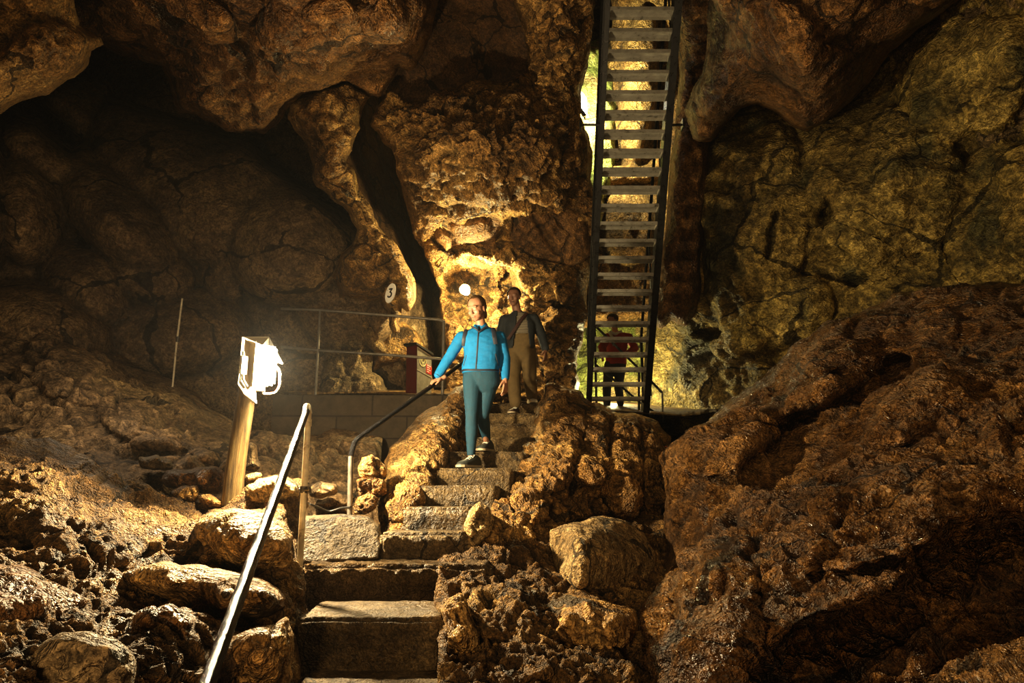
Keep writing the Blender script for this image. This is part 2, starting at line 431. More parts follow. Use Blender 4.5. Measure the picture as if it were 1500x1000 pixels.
# ceiling over the left half
rock('ceiling', [(-420, -420, 3.4), (300, -420, 3.6), (720, -420, 3.8), (668, -120, 5.6), (641, 0, 6.9), (634, 45, 7.3), (616, 86, 7.7), (603, 105, 7.9), (584, 101, 8), (574, 120, 8.1), (556, 148, 8.3),
                 (530, 136, 8.3), (504, 121, 8.3), (474, 134, 8.3), (446, 142, 8.3), (424, 158, 8.3), (404, 184, 8.3), (386, 196, 8.3), (362, 190, 8.3), (338, 193, 8.3), (312, 181, 8.3), (262, 168, 8.4),
                 (250, 132, 8.3), (236, 97, 8.2), (190, 82, 8.1), (150, 66, 8), (110, 44, 7.8), (50, 10, 7.4), (-60, -20, 7), (-420, 40, 5.5)],
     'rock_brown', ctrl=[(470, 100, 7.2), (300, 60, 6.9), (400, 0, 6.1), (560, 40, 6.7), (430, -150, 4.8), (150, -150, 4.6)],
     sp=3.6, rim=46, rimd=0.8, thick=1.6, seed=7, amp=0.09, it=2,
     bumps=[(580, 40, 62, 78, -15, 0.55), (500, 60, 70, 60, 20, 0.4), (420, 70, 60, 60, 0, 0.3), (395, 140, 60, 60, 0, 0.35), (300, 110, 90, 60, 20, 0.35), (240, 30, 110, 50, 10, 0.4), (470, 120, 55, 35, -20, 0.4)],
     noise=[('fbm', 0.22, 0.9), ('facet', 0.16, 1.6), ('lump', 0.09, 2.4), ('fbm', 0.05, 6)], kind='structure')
rock('ceiling', [(-420, -420, 3.0), (60, -420, 3.2), (110, -60, 5.2), (118, 36, 5.8), (152, 62, 6), (132, 74, 6), (128, 96, 6.1), (100, 117, 6.1), (70, 141, 6.1), (32, 148, 6), (0, 166, 5.9), (-150, 180, 5.4), (-420, 190, 4.6)],
     'rock_ochre', sp=3.6, rim=46, rimd=0.6, thick=1.0, seed=11, amp=0.10, it=2,
     bumps=[(60, 80, 70, 50, -20, 0.3), (0, 120, 70, 40, 0, 0.25)], noise=[('fbm', 0.16, 1.0), ('lump', 0.07, 2.6), ('fbm', 0.04, 7)], kind='structure')

# slanting ridge of pale rock left of the hanging mass, down to the sign
rock('wall_back', [(424, 150, 8.5), (470, 128, 8.5), (510, 120, 8.6), (545, 140, 8.8), (530, 170, 9), (520, 205, 9), (508, 236, 9), (528, 280, 9.1), (548, 318, 9.2), (566, 345, 9.3), (590, 375, 9.4), (604, 402, 9.5),
                   (609, 436, 9.6), (598, 458, 9.6), (588, 450, 9.6), (586, 490, 9.6), (576, 488, 9.6), (570, 462, 9.6), (556, 440, 9.7), (520, 438, 9.7), (496, 436, 9.7), (486, 405, 9.7), (500, 370, 9.6), (518, 350, 9.5), (522, 335, 9.4),
                   (490, 296, 9.2), (464, 274, 9.0), (454, 232, 8.9), (436, 196, 8.7), (420, 172, 8.6)],
     'rock_ochre', sp=2.6, rim=24, rimd=0.45, thick=1.0, seed=13, amp=0.13, it=2,
     bumps=[(480, 170, 45, 40, 0, 0.25), (500, 200, 30, 60, 20, 0.2), (590, 420, 22, 36, 0, 0.2), (530, 400, 40, 40, 20, 0.3)],
     noise=[('fbm', 0.10, 1.5), ('lump', 0.10, 3.2), ('facet', 0.06, 4), ('fbm', 0.03, 10)], kind='structure')

# the great hanging mass in the middle
rock('wall_back', [(566, 130, 8.9), (600, 148, 8.9), (640, 133, 8.9), (690, 117, 8.9), (738, 122, 8.9), (772, 104, 8.8), (768, 62, 8.4), (752, 0, 7.6), (740, -200, 5.8), (748, -420, 4.6), (878, -420, 4.8), (872, -150, 6.4), (868, 20, 8.0),
                   (864, 78, 8.8), (855, 112, 9.1), (852, 150, 9.3), (858, 190, 9.5), (868, 222, 9.7), (874, 300, 10), (866, 400, 10.6), (856, 480, 11), (850, 560, 11.2), (830, 640, 11.2), (690, 650, 11), (650, 600, 11), (650, 480, 11), (644, 426, 10.8),
                   (628, 386, 10.6), (606, 346, 10.3), (590, 286, 9.8), (574, 218, 9.4), (560, 206, 9.3), (542, 182, 9.2), (552, 156, 9)],
     'rock_ochre', ctrl=[(700, 210, 8.1), (640, 240, 8.5), (800, 200, 8.3), (720, 285, 8.7), (700, 330, 9.8), (790, 330, 9.8), (700, 370, 10.0), (690, 430, 10.8), (780, 480, 10.5), (820, 60, 8.0), (800, 0, 7.3), (610, 330, 9.7), (625, 300, 9.5)],
     sp=2.2, rim=30, rimd=0.6, thick=1.4, seed=17, amp=0.10, it=2,
     bumps=[(720, 205, 130, 80, 5, 0.35), (615, 250, 40, 90, -8, 0.35), (690, 265, 60, 35, 0, 0.35), (800, 250, 60, 50, -20, 0.3), (825, 130, 40, 80, 0, 0.25),
            (690, 428, 48, 54, 0, -0.55), (745, 430, 22, 45, 0, -0.5), (800, 410, 60, 26, 20, 0.35), (690, 372, 70, 20, 10, 0.25), (820, 500, 40, 50, 0, 0.3), (690, 345, 62, 32, 0, -0.3), (800, 345, 70, 40, 10, -0.3), (830, 235, 14, 60, -20, -0.25)],
     noise=[('fbm', 0.14, 1.2), ('lump', 0.17, 2.4, (1, 1, 1.3)), ('facet', 0.10, 3.0), ('lump', 0.085, 6.5, (1, 1, 1.5)), ('lump', 0.04, 13)], kind='structure')
rock('wall_back', [(636, 318, 9.75), (652, 300, 9.6), (690, 304, 9.5), (716, 300, 9.5), (742, 312, 9.5), (780, 300, 9.6), (820, 304, 9.7), (864, 296, 9.9), (866, 372, 10.2), (838, 392, 10.2), (800, 382, 10.1), (760, 386, 10.1), (716, 376, 10.1), (676, 368, 10.1), (650, 372, 10.1), (638, 350, 9.9)],  # smooth cracked shelf; its darker brown carries the shade under the overhang
     'rock_smooth2', sp=2.4, rim=16, rimd=0.25, thick=0.6, seed=18, amp=0.10, it=2, bumps=[(740, 340, 10, 40, 20, -0.12), (800, 345, 8, 40, -35, -0.12), (690, 335, 30, 25, 0, 0.12)],
     noise=[('fbm', 0.10, 1.4), ('facet', 0.09, 2.2), ('lump', 0.02, 8)], kind='structure')
# smooth dark hollow over it, and between ridge and mass a dark groove that stands in for a shadow
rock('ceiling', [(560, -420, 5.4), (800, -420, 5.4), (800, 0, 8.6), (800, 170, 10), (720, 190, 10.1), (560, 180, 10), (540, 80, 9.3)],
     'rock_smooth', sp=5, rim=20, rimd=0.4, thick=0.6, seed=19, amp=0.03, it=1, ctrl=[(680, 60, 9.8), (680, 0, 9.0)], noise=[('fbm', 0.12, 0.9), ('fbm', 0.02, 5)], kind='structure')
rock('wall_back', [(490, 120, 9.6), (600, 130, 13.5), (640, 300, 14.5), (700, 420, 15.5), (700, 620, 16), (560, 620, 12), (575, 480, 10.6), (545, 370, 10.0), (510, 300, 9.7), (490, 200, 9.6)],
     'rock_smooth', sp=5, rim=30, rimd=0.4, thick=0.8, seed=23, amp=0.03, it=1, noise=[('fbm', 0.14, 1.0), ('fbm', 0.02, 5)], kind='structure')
# rocks under the sign, behind the railing
rock('wall_back', [(516, 462, 10.6), (540, 460, 10.6), (548, 480, 10.6), (562, 500, 10.6), (566, 516, 10.6), (550, 520, 10.6), (538, 505, 10.6), (528, 488, 10.6)], 'rock_pale', sp=1.8, rim=12, rimd=0.25, thick=0.5, seed=27, noise=[('lump', 0.06, 4), ('fbm', 0.02, 10)], kind='structure')
rock('wall_back', [(548, 500, 11), (566, 478, 11), (592, 466, 11), (606, 482, 11), (622, 506, 11), (634, 540, 11), (634, 600, 11), (604, 600, 11), (598, 545, 11), (584, 530, 11), (560, 536, 11), (545, 545, 11)],
     'rock_ochre', sp=2, rim=18, rimd=0.4, thick=0.7, seed=29, noise=[('fbm', 0.08, 2), ('lump', 0.04, 5)], kind='structure')
rock('wall_back', [(470, 500, 10.6), (500, 472, 10.6), (530, 490, 10.6), (548, 520, 10.6), (545, 545, 10.6), (560, 556, 10.6), (572, 600, 10.6), (470, 610, 10.4)],
     'rock_grey', sp=2.2, rim=25, rimd=0.5, thick=0.8, seed=31, noise=[('fbm', 0.14, 1.6), ('facet', 0.12, 3), ('lump', 0.04, 6)], kind='structure')

# the mossy passage behind the steel stair
rock('wall_back', [(820, 60, 12.6), (905, 60, 13), (912, 160, 12.8), (905, 260, 12.6), (880, 330, 12.4), (830, 320, 12)], 'rock_moss', sp=3, rim=30, rimd=0.5, thick=0.6, seed=37,
     noise=[('fbm', 0.2, 1.2), ('ridge', 0.06, 3, (1.5, 1.5, 0.5)), ('fbm', 0.03, 9)], kind='structure')
rock('wall_back', [(880, -300, 9.5), (1060, -300, 9.5), (1060, 100, 12.6), (1040, 480, 13), (850, 480, 13), (860, 200, 13.2), (896, 60, 12.6)], 'rock_ochre', sp=4, rim=24, rimd=0.4, thick=0.7, seed=41,
     bumps=[(935, 130, 30, 120, 5, 0.5), (920, 330, 40, 60, 0, 0.5), (900, 255, 60, 18, 0, 0.4)], noise=[('fbm', 0.18, 1.1), ('ridge', 0.10, 2.2, (1.4, 1.4, 0.5)), ('lump', 0.05, 5)], kind='structure')
rock('wall_back', [(820, 410, 14.2), (1000, 410, 14.2), (1010, 660, 14), (820, 660, 14)], 'rock_moss', sp=4, rim=24, rimd=0.4, thick=0.7, seed=43, noise=[('fbm', 0.2, 1.1), ('lump', 0.08, 3)], kind='structure')

# right of the stair: fluted pillar, then the green-yellow wall
rock('wall_right', [(986, -420, 5.2), (1090, -420, 5.2), (1080, 0, 8.6), (1062, 120, 9.8), (1040, 210, 10.3), (1036, 300, 10.6), (1028, 400, 10.9), (1020, 452, 11), (1004, 478, 11.1), (984, 470, 11.1), (966, 486, 11.1), (954, 470, 11.1), (962, 420, 11), (975, 330, 10.8),
                    (984, 230, 10.5), (990, 160, 10.1), (994, 60, 9.3), (988, 0, 8.6)],
     'rock_brown', sp=3, rim=24, rimd=0.5, thick=0.8, seed=47, amp=0.06, it=2,
     noise=[('fbm', 0.10, 1.2), ('ridge', 0.12, 2.2, (1.6, 1.6, 0.45)), ('lump', 0.05, 4, (1.4, 1.4, 0.7)), ('fbm', 0.02, 10)], kind='structure')
rock('wall_right', [(1034, 150, 10.8), (1060, 130, 10.7), (1110, 110, 10.4), (1180, 60, 10.0), (1260, 60, 9.4), (1330, -60, 8.2), (1420, -420, 4.4), (1920, -420, 3.6), (1920, 760, 5), (1500, 760, 8.5), (1300, 720, 10), (1100, 700, 11.2), (936, 680, 13.4),
                    (940, 610, 13.4), (948, 500, 13.2), (962, 450, 12.2), (1012, 430, 11.4), (1032, 430, 11.3), (1030, 340, 11.3), (1020, 300, 11.3), (1030, 250, 11.2)],
     'rock_green', ctrl=[(1200, 300, 10.0), (1300, 250, 9.3), (1400, 150, 8.3), (1450, 300, 8.4), (1100, 400, 10.8), (1250, 420, 9.8), (1400, 400, 8.8), (1150, 300, 10.3)],
     sp=3.2, rim=24, rimd=0.6, thick=1.2, seed=53, amp=0.08, it=2,
     bumps=[(1105, 330, 85, 150, 8, 0.55), (1290, 260, 130, 110, 20, 0.5), (1250, 350, 80, 60, 0, 0.35), (1420, 120, 110, 90, -20, 0.5), (1470, 320, 80, 120, 0, 0.35), (1130, 450, 90, 60, 0, 0.4), (1060, 560, 80, 60, 0, 0.4),
            (1213, 308, 22, 32, 20, -0.6), (1130, 345, 7, 40, 10, -0.2), (1040, 488, 26, 12, 10, -0.5), (1240, 390, 60, 30, 20, -0.3), (1090, 500, 60, 26, -15, 0.5)],
     noise=[('fbm', 0.22, 0.8), ('ridge', 0.08, 1.4, (1, 1, 2)), ('lump', 0.08, 1.7), ('facet', 0.10, 1.8), ('lump', 0.035, 6), ('lump', 0.022, 14)], kind='structure')
rock('wall_right', [(1300, 70, 8.6), (1340, 40, 8.2), (1420, -20, 7.5), (1500, -420, 3.6), (1900, -420, 3.2), (1900, 330, 5.5), (1500, 210, 7.6), (1460, 235, 7.8), (1430, 215, 8), (1400, 170, 8.2), (1350, 140, 8.5), (1310, 120, 8.7)],
     'rock_grey', sp=3.4, rim=40, rimd=0.7, thick=1.0, seed=59, amp=0.12, it=2, noise=[('fbm', 0.16, 1.0), ('facet', 0.16, 1.8), ('lump', 0.08, 4), ('fbm', 0.03, 9)], kind='structure')
# big rounded boulder of the ceiling on the right
rock('ceiling', [(990, -420, 4.2), (1500, -420, 3.6), (1600, -260, 4.2), (1408, 0, 6.3), (1345, 42, 6.8), (1302, 76, 7.2), (1282, 108, 7.5), (1244, 150, 7.9), (1208, 180, 8.2), (1180, 193, 8.3), (1160, 186, 8.3), (1138, 168, 8.3), (1110, 156, 8.4),
                 (1086, 162, 8.5), (1062, 186, 8.7), (1042, 208, 8.9), (1018, 204, 9), (1006, 160, 8.8), (1030, 110, 8.4), (1040, 60, 7.9), (1040, 0, 7.3), (1010, -200, 5.6)],
     'rock_brown', ctrl=[(1180, 80, 6.7), (1250, 0, 6.0), (1120, 60, 7.0), (1100, 0, 6.6), (1300, -150, 4.6)], sp=3.4, rim=60, rimd=0.9, thick=1.4, seed=61, amp=0.06, it=2,
     bumps=[(1080, 130, 60, 60, 0, 0.4), (1180, 130, 90, 60, -20, 0.35), (1130, 60, 70, 70, 0, 0.3)],
     noise=[('fbm', 0.16, 0.9), ('facet', 0.10, 1.7), ('lump', 0.06, 3.5), ('lump', 0.04, 8), ('lump', 0.02, 15)], kind='structure')

# ================================================================ ground
# the high floor at the back (where the visitors come from), the slope at the left, and the bed of everything in front
def ground_z(px, py, Y): return at(px, py, Y).z
rock('floor', [(440, 578, 9.3), (560, 577, 9.3), (690, 577, 9.4), (860, 600, 9.4), (1000, 610, 9.6), (1060, 600, 11), (1000, 588, 15), (700, 570, 15), (440, 560, 15), (380, 572, 11)],
     'soil', sp=3, rim=8, rimd=0.1, thick=0.3, seed=67, amp=0.02, it=1, noise=[('fbm', 0.03, 3)], kind='structure')
rock('floor', [(-420, 400, 6), (-100, 400, 8), (0, 440, 9), (40, 452, 9), (110, 488, 9.2), (180, 520, 9.4), (215, 545, 9.2), (260, 562, 9), (310, 600, 8.6), (345, 640, 8), (470, 640, 8.8), (560, 640, 8.6), (560, 780, 6.0), (460, 800, 5.2), (300, 800, 5.0), (-420, 860, 4.2)],
     'rock_dim', ctrl=[(100, 560, 7.6), (200, 620, 7), (400, 720, 6.4), (0, 560, 7.4), (300, 660, 6.6)], sp=3.2, spy=2, rim=30, rimd=0.4, thick=0.8, seed=71, amp=0.10, it=2,
     bumps=[(60, 420, 60, 50, 30, 0.4), (110, 540, 80, 50, 20, 0.4), (230, 600, 90, 60, 10, 0.4), (400, 650, 36, 30, 0, 0.3), (430, 700, 40, 30, 10, 0.3), (480, 720, 40, 25, 0, 0.3), (390, 690, 30, 25, 0, 0.3), (330, 655, 60, 30, 10, 0.3)],
     noise=[('fbm', 0.16, 0.9), ('facet', 0.16, 1.8), ('lump', 0.06, 4), ('fbm', 0.03, 9)], kind='structure')
# rubble bank in the left foreground
rock('floor', [(-420, 600, 3.2), (-60, 640, 4.2), (0, 644, 4.5), (70, 650, 4.6), (128, 668, 4.7), (172, 694, 4.8), (208, 706, 4.9), (250, 728, 5), (330, 742, 5.0), (362, 720, 5.0), (400, 704, 5), (437, 712, 4.9), (440, 760, 4.7), (446, 830, 4.3), (438, 900, 3.9), (430, 960, 3.4), (430, 1060, 2.9), (-420, 1060, 1.8)],
     'soil', ctrl=[(150, 800, 3.7), (300, 800, 4.1), (400, 800, 4.3), (420, 960, 3.3), (200, 960, 2.7), (0, 960, 2.2), (0, 800, 3.2), (60, 720, 4.0)], sp=2.8, spy=1.3, rim=40, rimd=0.35, thick=0.6, seed=73, amp=0.10, it=2,
     bumps=[(110, 760, 120, 60, 15, 0.22), (330, 790, 60, 40, 0, 0.22), (250, 770, 60, 40, 10, 0.2), (60, 690, 90, 40, 10, 0.25), (400, 830, 40, 90, 5, 0.2), (260, 960, 90, 60, 0, 0.2)],
     noise=[('fbm', 0.12, 1.3), ('lump', 0.05, 2.6), ('facet', 0.05, 3.2), ('lump', 0.035, 9), ('lump', 0.022, 20)], kind='structure')
# bank right of the lower steps up to the big outcrop
rock('floor', [(640, 822, 4.5), (700, 800, 4.8), (760, 790, 5.0), (820, 770, 5.6), (900, 752, 6.2), (985, 752, 6.6), (1010, 800, 6.0), (1010, 1060, 3.2), (640, 1060, 3.0), (640, 960, 3.4), (640, 880, 3.95)],
     'soil', ctrl=[(800, 900, 4.0), (900, 860, 4.6), (720, 870, 4.15), (850, 980, 3.5), (720, 980, 3.4)], sp=2.6, spy=1.7, rim=20, rimd=0.2, thick=0.6, seed=79, amp=0.06, it=2,
     bumps=[(740, 900, 50, 40, 0, 0.16), (780, 960, 50, 40, 0, 0.16), (880, 985, 70, 40, 10, 0.16), (960, 760, 60, 20, 0, 0.1)],
     noise=[('fbm', 0.06, 1.8), ('lump', 0.07, 4), ('facet', 0.05, 6), ('lump', 0.04, 11), ('lump', 0.02, 22)], kind='structure')
# bed below, out to the photographer
bm = bmesh.new()
g = [[bm.verts.new((x, y, z)) for x in (-6, 6)] for y, z in ((-2.5, 0.6), (1.2, 0.9), (3.0, 1.2), (5.0, 1.6), (9.3, 2.6), (12, 3.4))]
for r0, r1 in zip(g, g[1:]): bm.faces.new((r0[0], r0[1], r1[1], r1[0]))
tag(bm_obj('floor', bm, 'soil', smooth=False), kind='structure')

# ================================================================ outcrops and boulders (things)
ON = [('fbm', 0.10, 1.4), ('ridge', 0.08, 2.4, (1.5, 1.5, 0.7)), ('facet', 0.10, 3.5), ('lump', 0.07, 7, (1.2, 1.2, 0.8)), ('lump', 0.03, 15)]
rock('rock_outcrop', [(1600, 405, 4.6), (1500, 416, 5.2), (1430, 420, 5.5), (1350, 424, 5.8), (1308, 430, 6), (1285, 446, 6.1), (1248, 462, 6.2), (1212, 470, 6.3), (1190, 492, 6.3), (1160, 512, 6.3), (1132, 545, 6.3), (1110, 562, 6.3),
                      (1076, 582, 6.3), (1052, 600, 6.3), (1024, 620, 6.2), (1002, 636, 6.1), (986, 656, 6.0), (980, 676, 5.9), (984, 710, 5.7), (990, 735, 5.5), (980, 790, 5.1), (968, 820, 4.9), (954, 850, 4.6), (958, 880, 4.4), (948, 915, 4.2), (950, 960, 3.9), (944, 1060, 3.4), (1700, 1060, 1.7), (1700, 600, 3.2)],
     'rock_wet', ctrl=[(1100, 700, 4.7), (1060, 850, 3.9), (1250, 700, 4.1), (1400, 600, 4.2), (1400, 800, 3.1), (1200, 550, 5.3), (1300, 950, 2.6), (1080, 960, 3.2), (1450, 480, 4.8)], sp=2.8, rim=50, rimd=0.55, thick=1.4, seed=83, amp=0.09, it=2,
     bumps=[(1190, 640, 125, 52, -32, -0.55), (1290, 560, 60, 30, -40, -0.35), (1340, 950, 280, 95, -14, -0.5), (1450, 860, 150, 110, -30, -0.5), (1055, 640, 50, 60, 30, 0.22), (1230, 500, 90, 36, -30, 0.22), (1330, 600, 70, 40, -35, 0.22), (1050, 880, 60, 120, 10, 0.2), (1300, 760, 150, 60, -20, 0.2), (1000, 920, 18, 50, 0, -0.25), (1060, 900, 7, 60, 3, -0.2)],
     noise=[('fbm', 0.16, 0.9), ('ridge', 0.06, 1.6), ('facet', 0.10, 2.2), ('lump', 0.045, 5.0, (0.7, 0.7, 1.5)), ('lump', 0.035, 11, (0.8, 0.8, 1.3)), ('lump', 0.018, 26)],
     label='huge dark brown wet rock mass filling the lower right of the cave', cat='rock')
rock('rock_outcrop', [(800, 562, 8.2), (822, 566, 8.2), (850, 572, 8.2), (866, 588, 8.1), (886, 594, 8), (912, 604, 8), (940, 608, 7.9), (965, 618, 7.8), (984, 640, 7.7), (984, 700, 7.3), (986, 760, 6.8), (940, 770, 6.4), (860, 775, 6.0), (800, 790, 5.5), (740, 815, 4.9), (692, 812, 4.8), (698, 780, 5.0),
                      (716, 768, 5.2), (728, 742, 5.6), (740, 715, 6.0), (752, 694, 6.3), (762, 668, 6.7), (772, 642, 7.1), (782, 614, 7.6), (790, 590, 8.0)],
     'rock_ochre', ctrl=[(840, 660, 6.6), (900, 680, 6.6), (810, 700, 6.1), (950, 680, 6.9), (780, 760, 5.3)], sp=2.2, rim=26, rimd=0.5, thick=1.3, seed=89, amp=0.12, it=2,
     bumps=[(826, 640, 36, 80, 10, 0.25), (870, 660, 30, 70, -8, 0.22), (920, 680, 36, 80, 0, 0.25), (960, 690, 26, 66, 0, 0.2), (790, 720, 26, 60, 25, 0.2), (895, 650, 6, 80, 3, -0.2), (845, 690, 8, 60, 12, -0.2), (940, 680, 6, 70, 0, -0.2)],
     noise=ON, label='rough ochre rock mound between the upper steps and the foot of the steel stair', cat='rock')
rock('rock_outcrop', [(682, 562, 7.9), (668, 566, 7.9), (655, 580, 7.8), (640, 594, 7.6), (620, 604, 7.4), (602, 622, 7.2), (585, 640, 7.0), (570, 655, 6.8), (562, 675, 6.5), (566, 695, 6.2), (556, 715, 6.0), (556, 760, 5.5), (560, 815, 4.85), (572, 812, 4.85), (588, 790, 5.0), (606, 770, 5.15), (616, 745, 5.4), (632, 728, 5.7), (652, 708, 6.1), (668, 690, 6.5), (684, 660, 7.0), (690, 610, 7.6)],
     'rock_ochre', ctrl=[(620, 660, 6.4), (600, 710, 5.7), (590, 750, 5.3), (650, 630, 6.9)], sp=1.9, rim=22, rimd=0.4, thick=1.2, seed=97, amp=0.09, it=2,
     bumps=[(625, 650, 40, 50, 35, 0.22), (595, 710, 30, 50, 20, 0.2), (655, 610, 25, 40, 20, 0.18)],
     noise=[('fbm', 0.10, 1.4), ('ridge', 0.05, 2.4), ('lump', 0.05, 5), ('facet', 0.05, 4.5), ('fbm', 0.012, 16)],
     label='smooth orange ochre rock mound left of the upper steps under the black handrail', cat='rock')

BN = [('fbm', 0.05, 2.5), ('facet', 0.06, 5), ('lump', 0.03, 10), ('lump', 0.014, 24)]
def boulder(outline, mat, label, ctrl=(), sp=2.2, rim=20, rimd=0.22, thick=0.35, seed=1, noise=BN, bumps=(), amp=0.08, name='boulder', group=None, cat='rock'):
    return rock(name, outline, mat, ctrl, sp, rim, rimd, thick, bumps, noise, seed, amp, 2, label, cat, group)
def ring(pts, Y): return [(x, y, Y) for x, y in pts]

boulder([(-60, 840, 2.75), (0, 822, 2.85), (42, 826, 2.9), (98, 850, 2.95), (137, 878, 2.9), (112, 904, 2.8), (62, 938, 2.65), (18, 952, 2.55), (-60, 950, 2.4)], 'rock_brown',
        'flat-faced brown boulder at the left edge above the low corner stone', ctrl=[(60, 875, 2.62), (0, 890, 2.5)], seed=101, noise=[('fbm', 0.03, 2.5), ('facet', 0.025, 4), ('lump', 0.012, 12), ('fbm', 0.006, 26)])
boulder(ring([(40, 968), (62, 945), (92, 926), (130, 926), (158, 932), (186, 950), (198, 974), (194, 1000), (180, 1050), (30, 1050)], 2.18), 'rock_grey', 'low rounded stone with a pale rim in the bottom left corner', seed=103, noise=[('fbm', 0.04, 2.2), ('facet', 0.035, 4), ('lump', 0.012, 11), ('fbm', 0.006, 24)])
boulder(ring([(174, 842), (205, 832), (238, 824), (290, 828), (330, 838), (372, 848), (398, 860), (417, 874), (418, 890), (392, 906), (350, 912), (318, 914), (290, 900), (262, 880), (210, 868)], 3.32), 'rock_ochre', 'broad flat-topped boulder left of the black rail in the rubble bank',
        ctrl=[(330, 870, 3.05), (390, 875, 3.05), (250, 850, 3.12)], rim=24, seed=107, noise=[('fbm', 0.04, 2.2), ('facet', 0.035, 4), ('lump', 0.012, 11), ('fbm', 0.006, 24)])
boulder(ring([(288, 766), (305, 754), (340, 748), (372, 752), (404, 760), (432, 785), (436, 820), (424, 850), (400, 846), (370, 842), (330, 830), (300, 815), (284, 790)], 3.86), 'rock_ochre', 'large cracked ochre boulder behind the lower black handrail', ctrl=[(360, 790, 3.62), (410, 800, 3.68)], rim=26, seed=109, noise=[('fbm', 0.04, 2.2), ('facet', 0.035, 4), ('lump', 0.012, 11), ('fbm', 0.006, 24)])
boulder(ring([(354, 726), (360, 708), (378, 698), (402, 694), (426, 700), (438, 708), (440, 728), (420, 738), (392, 742), (366, 740)], 4.75), 'rock_pale', 'pale flat stone lit from above right of the wooden post', ctrl=[(400, 702, 4.7)], rim=14, seed=113)
boulder(ring([(236, 704), (244, 690), (290, 684), (318, 683), (330, 694), (331, 716), (322, 726), (296, 724), (262, 716), (244, 712)], 5.25), 'rock_brown', 'squarish brown block just left of the wooden lamp post', ctrl=[(300, 705, 5.05)], rim=10, seed=127)
boulder(ring([(248, 722), (266, 712), (290, 710), (292, 730), (280, 738), (256, 734)], 5.0), 'rock_ochre', 'small angular stone under the squarish block', rim=10, rimd=0.12, seed=131)
boulder(ring([(288, 726), (306, 722), (326, 734), (324, 744), (296, 742)], 4.9), 'rock_ochre', 'small wedge stone at the foot of the wooden post', rim=8, rimd=0.10, seed=137)
boulder(ring([(358, 654), (368, 646), (376, 652), (378, 668), (384, 684), (374, 692), (354, 690)], 5.4), 'rock_grey', 'upright pale stone behind the wooden lamp post', rim=10, seed=139)
boulder(ring([(354, 696), (368, 691), (386, 692), (384, 702), (360, 708)], 5.15), 'rock_pale', 'small flat stone between the post and the upright stone', rim=6, rimd=0.08, thick=0.15, seed=141)
boulder(ring([(200, 668), (230, 664), (252, 672), (254, 688), (226, 690), (204, 684)], 5.5), 'rock_grey', 'dim stone on the crest of the left rubble bank', rim=10, seed=143)
boulder(ring([(268, 900), (300, 915), (350, 920), (400, 915), (422, 900), (430, 930), (428, 990), (400, 1040), (320, 1040), (280, 980)], 2.98), 'rock_ochre', 'upright brown boulder between the black rail and the lower steps', ctrl=[(380, 960, 2.8)], rim=26, seed=149, noise=[('fbm', 0.04, 2.2), ('facet', 0.035, 4), ('lump', 0.012, 11), ('fbm', 0.006, 24)])
boulder(ring([(205, 900), (250, 884), (285, 905), (300, 950), (290, 1010), (230, 1050), (190, 1000)], 2.66), 'rock_brown', 'tilted brown boulder left of the black rail bottom', rim=24, seed=151, noise=[('fbm', 0.04, 2.2), ('facet', 0.035, 4), ('lump', 0.012, 11), ('fbm', 0.006, 24)])
# right of the stairs
boulder([(805, 776, 5.0), (826, 768, 5.05), (850, 764, 5.15), (884, 755, 5.4), (920, 764, 5.5), (944, 780, 5.4), (958, 806, 5.3), (960, 836, 5.2), (938, 866, 5.0), (900, 870, 4.75), (868, 866, 4.45), (846, 864, 4.35), (828, 852, 4.55), (814, 836, 4.75), (808, 806, 4.9)], 'rock_pale',
        'blocky boulder with one pale lit face right of the lower landing', ctrl=[(844, 776, 4.72), (847, 800, 4.45), (848, 828, 4.34), (848, 852, 4.3), (818, 792, 4.88), (824, 822, 4.74), (870, 778, 4.85), (895, 810, 4.68), (940, 820, 5.05), (900, 845, 4.72), (890, 775, 5.05)], rim=7, rimd=0.08, thick=0.5, seed=157,
        noise=[('fbm', 0.02, 2.5), ('facet', 0.025, 4), ('lump', 0.015, 10), ('lump', 0.012, 24)])
boulder([(790, 894, 4.1), (806, 880, 4.2), (832, 868, 4.3), (862, 872, 4.3), (884, 872, 4.3), (916, 882, 4.2), (934, 894, 4.1), (936, 918, 3.95), (928, 940, 3.85), (898, 952, 3.75), (868, 960, 3.7), (836, 948, 3.75), (812, 936, 3.8)], 'rock_ochre',
        'wide lumpy boulder below the blocky pale-faced one', ctrl=[(830, 905, 3.75), (900, 905, 3.75), (860, 885, 3.9)], rim=16, seed=163)
boulder(ring([(678, 800), (682, 776), (690, 748), (702, 736), (716, 744), (722, 760), (718, 778), (704, 794), (694, 808), (682, 812)], 4.75), 'rock_pale', 'upright pale stone leaning beside the first upper step', rim=10, rimd=0.16, seed=167)
boulder(ring([(646, 892), (658, 876), (674, 868), (684, 880), (690, 900), (704, 930), (708, 970), (700, 1010), (690, 1050), (654, 1050), (652, 960), (650, 920)], 3.55), 'rock_ochre', 'tall narrow stone edging the right side of the lower steps', ctrl=[(672, 930, 3.4)], rim=16, seed=173)
boulder(ring([(700, 872), (724, 858), (752, 856), (788, 862), (800, 880), (792, 905), (770, 912), (742, 905), (716, 895)], 4.15), 'rock_ochre', 'pitted ochre stone right of the second lower step', rim=16, seed=179)
boulder(ring([(716, 930), (738, 916), (766, 922), (770, 945), (750, 975), (728, 980), (714, 958)], 3.65), 'rock_ochre', 'small knobbly stone on the bank right of the tall narrow stone', rim=14, seed=181)
boulder(ring([(820, 980), (850, 964), (884, 968), (892, 985), (880, 1040), (826, 1040)], 3.45), 'rock_grey', 'flat grey stone at the bottom edge right of the steps', rim=14, seed=191)
